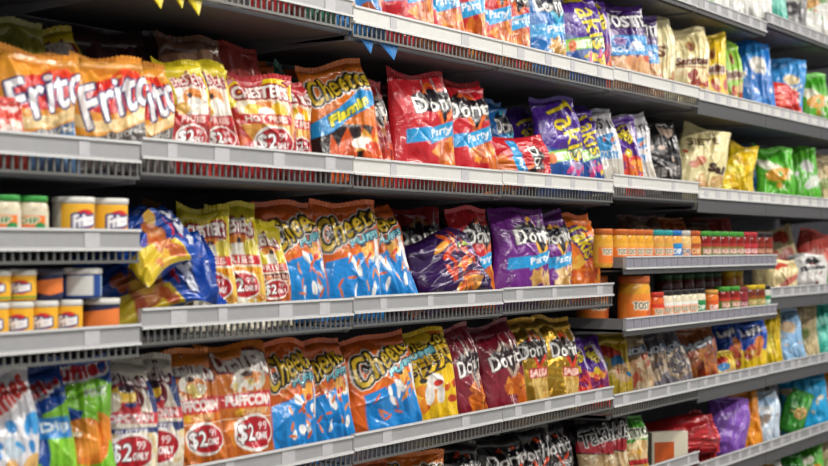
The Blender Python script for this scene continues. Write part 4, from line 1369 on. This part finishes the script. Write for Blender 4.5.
# low shelf
R_ = 'five'
bag('cheese_puff_bag', 'cheetos', R_, 372, 'orange bag top just showing under the grille of the lower shelf', .12, 26, 0.246, .36, .09, seed=160)
bag('cheese_puff_bag', 'cheetos_hot', R_, 416, 'orange cheese puff bag with only its lettered top in view at the picture edge', .10, 34, 0.269, .365, .09, seed=161)
bag('tortilla_chip_bag', 'dor_black', R_, 462, 'black tortilla bag with a crinkled silver top, first in the dark low row', .14, 26, 0.224, .36, .08, seed=163, fine=True)
bag('tortilla_chip_bag', 'dor_black', R_, 501, 'black tortilla bag with white lettering, second in the dark low row', .11, 30, 0.246, .385, .09, seed=164, crumple=1.4)
bag('tortilla_chip_bag', 'dor_black', R_, 530, 'black tortilla bag with white lettering, third in the dark low row', .11, 30, 0.235, .38, .08, seed=165, crumple=1.4)
bag('tortilla_chip_bag', 'dor_black', R_, 553, 'black tortilla bag deepest along the dark low row, beside the dark brown one', .12, 26, 0.213, .37, .07, seed=167)
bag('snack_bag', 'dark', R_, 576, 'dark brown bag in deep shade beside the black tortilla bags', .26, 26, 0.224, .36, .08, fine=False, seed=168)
bag('rolled_chip_bag', 'taki_black', R_, 598, 'black and red rolled chip bag with a crinkled clear edge', .13, 30, 0.190, .39, .06, seed=170)
bag('rolled_chip_bag', 'taki_black', R_, 613, 'black and red rolled chip bag against the green round chip bag', .11, 44, .17, .395, .06, seed=171)
bag('round_chip_bag', 'tostitos_green', R_, 632, 'green topped round chip bag beside the big red foil bag', .095, 46, .19, .41, .08, seed=172, roll=-5)
bag('snack_bag', 'redfoil', R_, 680, 'large dark red foil bag lying across the low shelf', 0.13, 40, 0.2, 0.42, .12, roll=84, lean=12, dz=0.045, fine=False, seed=173)
bag('snack_bag', 'red', R_, 706, 'bright red bag hanging over the shelf edge beside the violet bag', .07, 50, .12, .26, .07, roll=-10, fine=False, seed=174, crumple=1.5)
bag('snack_bag', 'purple', R_, 721, 'plain violet bag standing beside the red foil bag', .10, 52, .24, .36, .12, roll=10, fine=False, seed=175)
bag('snack_bag', 'orange', R_, 744, 'orange bag with a rounded top behind the violet bag', .12, 50, 0.2, 0.43, .09, fine=False, seed=176)
bag('snack_bag', 'greyclear', R_, 760, 'grey clear snack bag at the back above the white and ice blue bag', .24, 46, .24, .42, .09, fine=False, seed=177)
bag('snack_bag', 'icewhite', R_, 764, 'white and ice blue bag beside the orange bag', .08, 52, .20, .30, .09, fine=False, seed=178)
bag('snack_bag', 'green_dark', R_, 787, 'green bag with a pointed corner leaning in front of the cyan bag', .07, 54, 0.15, 0.25, .08, roll=26, fine=False, seed=179)
bag('snack_bag', 'cyan', R_, 808, 'cyan blue bag at the far end of the low shelf', .11, 52, 0.3, .40, .09, roll=-4, fine=False, seed=180)
bag('snack_bag', 'orange', R_, 829, 'orange bag at the very far end beside the cyan one', .16, 52, .20, .37, .09, fine=False, seed=181)

# bottom shelf
R_ = 'six'
for px_, ds_, lab_ in ((768, 'white', 'white bag top on the bottom shelf at the picture corner'), (789, 'green_dark', 'green bag top on the bottom shelf beside the white one'),
                       (808, 'green', 'light green bag top on the bottom shelf, second green one along'), (826, 'beige', 'cream bag top at the far end of the bottom shelf')):
    bag('snack_bag', ds_, R_, px_, lab_, .10, 48, .22, .35, .09, fine=False)

R_ = 'jarhi'
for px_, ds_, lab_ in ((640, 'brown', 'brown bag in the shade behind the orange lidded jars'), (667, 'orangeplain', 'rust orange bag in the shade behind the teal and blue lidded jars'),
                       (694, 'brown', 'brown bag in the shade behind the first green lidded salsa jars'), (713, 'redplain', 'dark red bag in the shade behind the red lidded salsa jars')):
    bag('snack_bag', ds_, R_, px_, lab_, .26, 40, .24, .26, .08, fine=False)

stock_shelves()

# a beige carton on the low shelf
def carton():
    s = run_at(670, .105)
    o = empty('snack_carton', (s, .105, deck_z('five', s) + .001), 'beige carton with an orange panel in front of the red foil bag', 'carton')
    o.rotation_euler = (0, 0, math.radians(-38))
    mesh_obj('carton_body', *boxes([(-.09, .09, 0, .05, 0, .165)]), plain('beige_carton', 'd6cdb8', .6), o)
    mesh_obj('orange_panel', *boxes([(-.078, .02, -.0012, 0, .0, .125)]), plain('orange_carton_print', 'c4571f', .5, vary=.15, scale=25), o)
    mesh_obj('carton_flap', *boxes([(-.09, .09, -.001, .051, .164, .1665)]), plain('beige_carton_edge', 'e2dac8', .6), o)
carton()

# ------------------------------------------------------------------ jars
NTH = ['first', 'second', 'third', 'fourth', 'fifth', 'sixth', 'seventh', 'eighth', 'ninth', 'tenth', 'eleventh', 'twelfth', 'thirteenth', 'fourteenth', 'fifteenth', 'sixteenth', 'seventeenth', 'eighteenth']
Q_, S_, G_ = 'dc9e30', '821a14', 'd9cdb0'
up = [(603, 'cheese_dip_jar', Q_, 'c8682e', 'e2a63c', 'TOST', ('1e1a1e', 'd8702c'), 'cheese dip jar with an orange lid')] + \
     [(x, 'cheese_dip_jar', Q_, 'c8682e', 'e2a63c', 'TOST', ('1e1a1e', 'd8702c'), 'cheese dip jar with an orange lid') for x in (618, 627, 635.5, 644)] + \
     [(x, 'cheese_dip_jar', 'd69a4a', '2a9c9c', 'cfa04a', 'TOST', ('1e1a1e', 'c85a2c'), 'cheese dip jar with a teal lid') for x in (655, 664)] + \
     [(673, 'dip_jar', 'dda04a', '2a76c0', '2a8cc8', 'DIP', ('f0f0f0', '2a6cb0'), 'dip jar with a blue lid'), (682, 'dip_jar', 'e0c080', 'c8c4bc', 'd8b078', 'DIP', ('2a3a70', '2a8cc8'), 'pale dip jar with a white lid'),
      (692, 'dip_jar', 'd89038', 'b8562c', 'a8502c', 'DIP', ('f0d0a0', 'c8702c'), 'amber dip jar with a brown lid')] + \
     [(x, 'salsa_jar', S_, '4a9a3a', 'a0322a', 'SALSA', ('f0e0d0', '5a8a3a'), 'red salsa jar with a green lid') for x in (703, 712.5, 720.5, 728.5, 736)] + \
     [(x, 'salsa_jar', S_, 'b83038', 'b8323a', 'SALSA', ('f0dcd8', '8a2020'), 'red salsa jar with a red lid') for x in (742.5, 749.5)] + \
     [(757, 'salsa_jar', '7a2416', '2c2224', '8a3020', 'SALSA', ('d8b090', '5a2018'), 'dark salsa jar with a black lid'), (765, 'salsa_jar', '7a2416', '2c2224', '8a3020', 'SALSA', ('d8b090', '5a2018'), 'dark salsa jar with a black lid')]
cnt_ = {}
for x, nm, b, l, lb, wd, wc, desc in up:
    i = cnt_.get(desc, 0); cnt_[desc] = i + 1
    jar(nm, 'jarhi', x, '%s %s on the upper jar shelf' % (NTH[i], desc), 0.0, .0385, .150, b, l, lb, wd, wc, group='jars on the upper jar shelf')
low = [(655, 'cheese_dip_jar', 'd8622c', 'c03a2c', 'd03a2c', 'TOST', ('1e1a1e', 'c83a2c'), 'red labelled dip jar with a red lid', .12)] + \
      [(x, 'white_dip_jar', 'e2d8bc', '2a2628', 'e8e8e0', 'TOST', ('1e1e1e', 'd8d8cc'), 'white dip jar with a black lid', .125) for x in (664, 673, 681, 689)] + \
      [(697, 'white_dip_jar', 'e2d8bc', '2a2628', '2c8a4a', 'DIP', ('f0f0e8', '2a7a44'), 'white dip jar with a green label', .125),
       (710, 'dip_jar', 'e0782c', 'd8a04a', 'd8562c', 'DIP', ('f4f0e8', 'd8702c'), 'squat orange dip jar with a pale badge', .115)] + \
      [(x, 'salsa_jar', S_, '4a9a3a', 'b8362c', 'SALSA', ('f0e0d0', '4a8a3a'), 'front red salsa jar with a green lid', .125) for x in (722, 732)] + \
      [(740, 'salsa_jar', '8a2a30', '8a3a40', '8a3038', 'SALSA', ('e0c0c0', '6a2028'), 'dull red salsa jar with a dark lid', .12)] + \
      [(x, 'bean_dip_jar', '6a2c18', 'd8b820', '8a4a20', 'DIP', ('e8d8a0', '8a9a2c'), 'brown dip jar with a yellow lid', .125) for x in (749, 757.5)] + \
      [(763, 'dip_jar', 'c8c8b8', '2a2a2a', '2a8a5a', 'DIP', ('f0f0f0', '2a7a4a'), 'pale dip jar with a green badge', .12)]
cnt_ = {}
for x, nm, b, l, lb, wd, wc, desc, h in low:
    i = cnt_.get(desc, 0); cnt_[desc] = i + 1
    jar(nm, 'jarlo', x, '%s %s on the lower jar shelf' % (NTH[i], desc), .0, .038, h + .014, b, l, lb, wd, wc, group='jars on the lower jar shelf')
jar('cheese_dip_jar', 'jarlo', 634, 'big cheese dip jar with an orange lid starting the lower jar shelf', .03, .066, .205, Q_, 'd8703a', 'e88a34', 'TOST', ('1e1a1e', 'c85a2c'), group='jars on the lower jar shelf')
jar('cheese_dip_jar', 'jarlo', 592, 'big cheese dip jar seen past the end of the middle shelf', .16, .066, .205, Q_, 'd8703a', 'e88a34', 'TOST', ('1e1a1e', 'c85a2c'), group='jars on the lower jar shelf')
for i, x in enumerate((663, 673, 685, 696, 705, 713)):
    jar('salsa_jar', 'jarlo', x, 'tall dark red salsa jar with a green lid in the back row, %s one' % NTH[i], .17, .042, .20, '6a1814', '2f5a30', '7a2420', 'SALSA', ('c8a090', '4a2018'), group='tall jars in the back row')
for i, x in enumerate((727.5, 735)):
    jar('dip_can', 'jarlo', x, 'yellow orange tub in the back row beside the tall salsa jars' if i == 0 else 'yellow orange tub in the back row behind the brown dip jars', .14, .04, .205, 'e8961e', 'e8c428', 'e8a030', 'DIP', ('c83a20', 'e8c428'), group='tubs in the back row')

# ------------------------------------------------------------------ dips in the near bay
for i, x in enumerate((-25, 3, 31)):
    jar('dip_jar', 'diphi', x, '%s pale dip jar with a green lid on the upper dip shelf' % NTH[i], .055, .0385, .094, 'd8cdb2', '3a9a44', 'd8d0b8', 'DIP', ('2c7a3c', '2a8a48'), yaw=50, group='dip jars with green lids')
for i, x in enumerate((73, 107)):
    jar('dip_can', 'diphi', x, 'yellow bean dip can on the upper dip shelf, %s' % ('beside the green lidded jars' if i == 0 else 'beside the blue heap of bags'), .065, .049, .092, 'b8b2a6', 'd8d6d0', 'eab030', 'Fritos', ('f0f0f0', 'c83030'), 'can', yaw=10, group='dip cans on the upper dip shelf')
for i, x in enumerate((-8, 17, 42, 67)):
    jar('dip_can', 'diplo', x, 'yellow bean dip can in the lower layer, %s from the near end' % NTH[i], .06, .0355, .080, 'd8a02c', 'd2d0ca', 'eeb02c', 'Fritos', ('f0f0f0', 'c83030'), 'can', yaw=42, group='dip cans on the lower dip shelf')
jar('dip_can', 'diplo', 98, 'navy dip can with an orange band at the end of the lower layer', .065, .050, .080, '24284a', 'd2d0ca', '24284a', 'bean', ('f0f0f0', 'c83030'), 'can', yaw=35, group='dip cans on the lower dip shelf')
for i, x in enumerate((-6, 20)):
    jar('dip_can', 'diplo', x, 'yellow bean dip can stacked on the lower layer, %s' % ('at the picture edge' if i == 0 else 'beside the navy can'), .06, .0355, .066, 'd8a02c', 'd2d0ca', 'eeb02c', 'Fritos', ('f0f0f0', 'c83030'), 'can', dz=.086, yaw=42, group='dip cans stacked on top')
jar('dip_can', 'diplo', 47, 'navy can with an orange picture stacked beside the yellow ones', .065, .0355, .066, '24284a', '4a4a5a', '24284a', 'bean', ('f0f0f0', 'c83030'), 'can', dz=.086, yaw=35, group='dip cans stacked on top')
jar('dip_can', 'diplo', 79, 'wide navy blue can showing its grey barcode panel, stacked at the end', .065, .052, .066, '1f3a78', 'd2d0ca', '22458a', 'code', ('f0f0f0', 'c83030'), 'can', dz=.086, yaw=40, group='dip cans stacked on top')
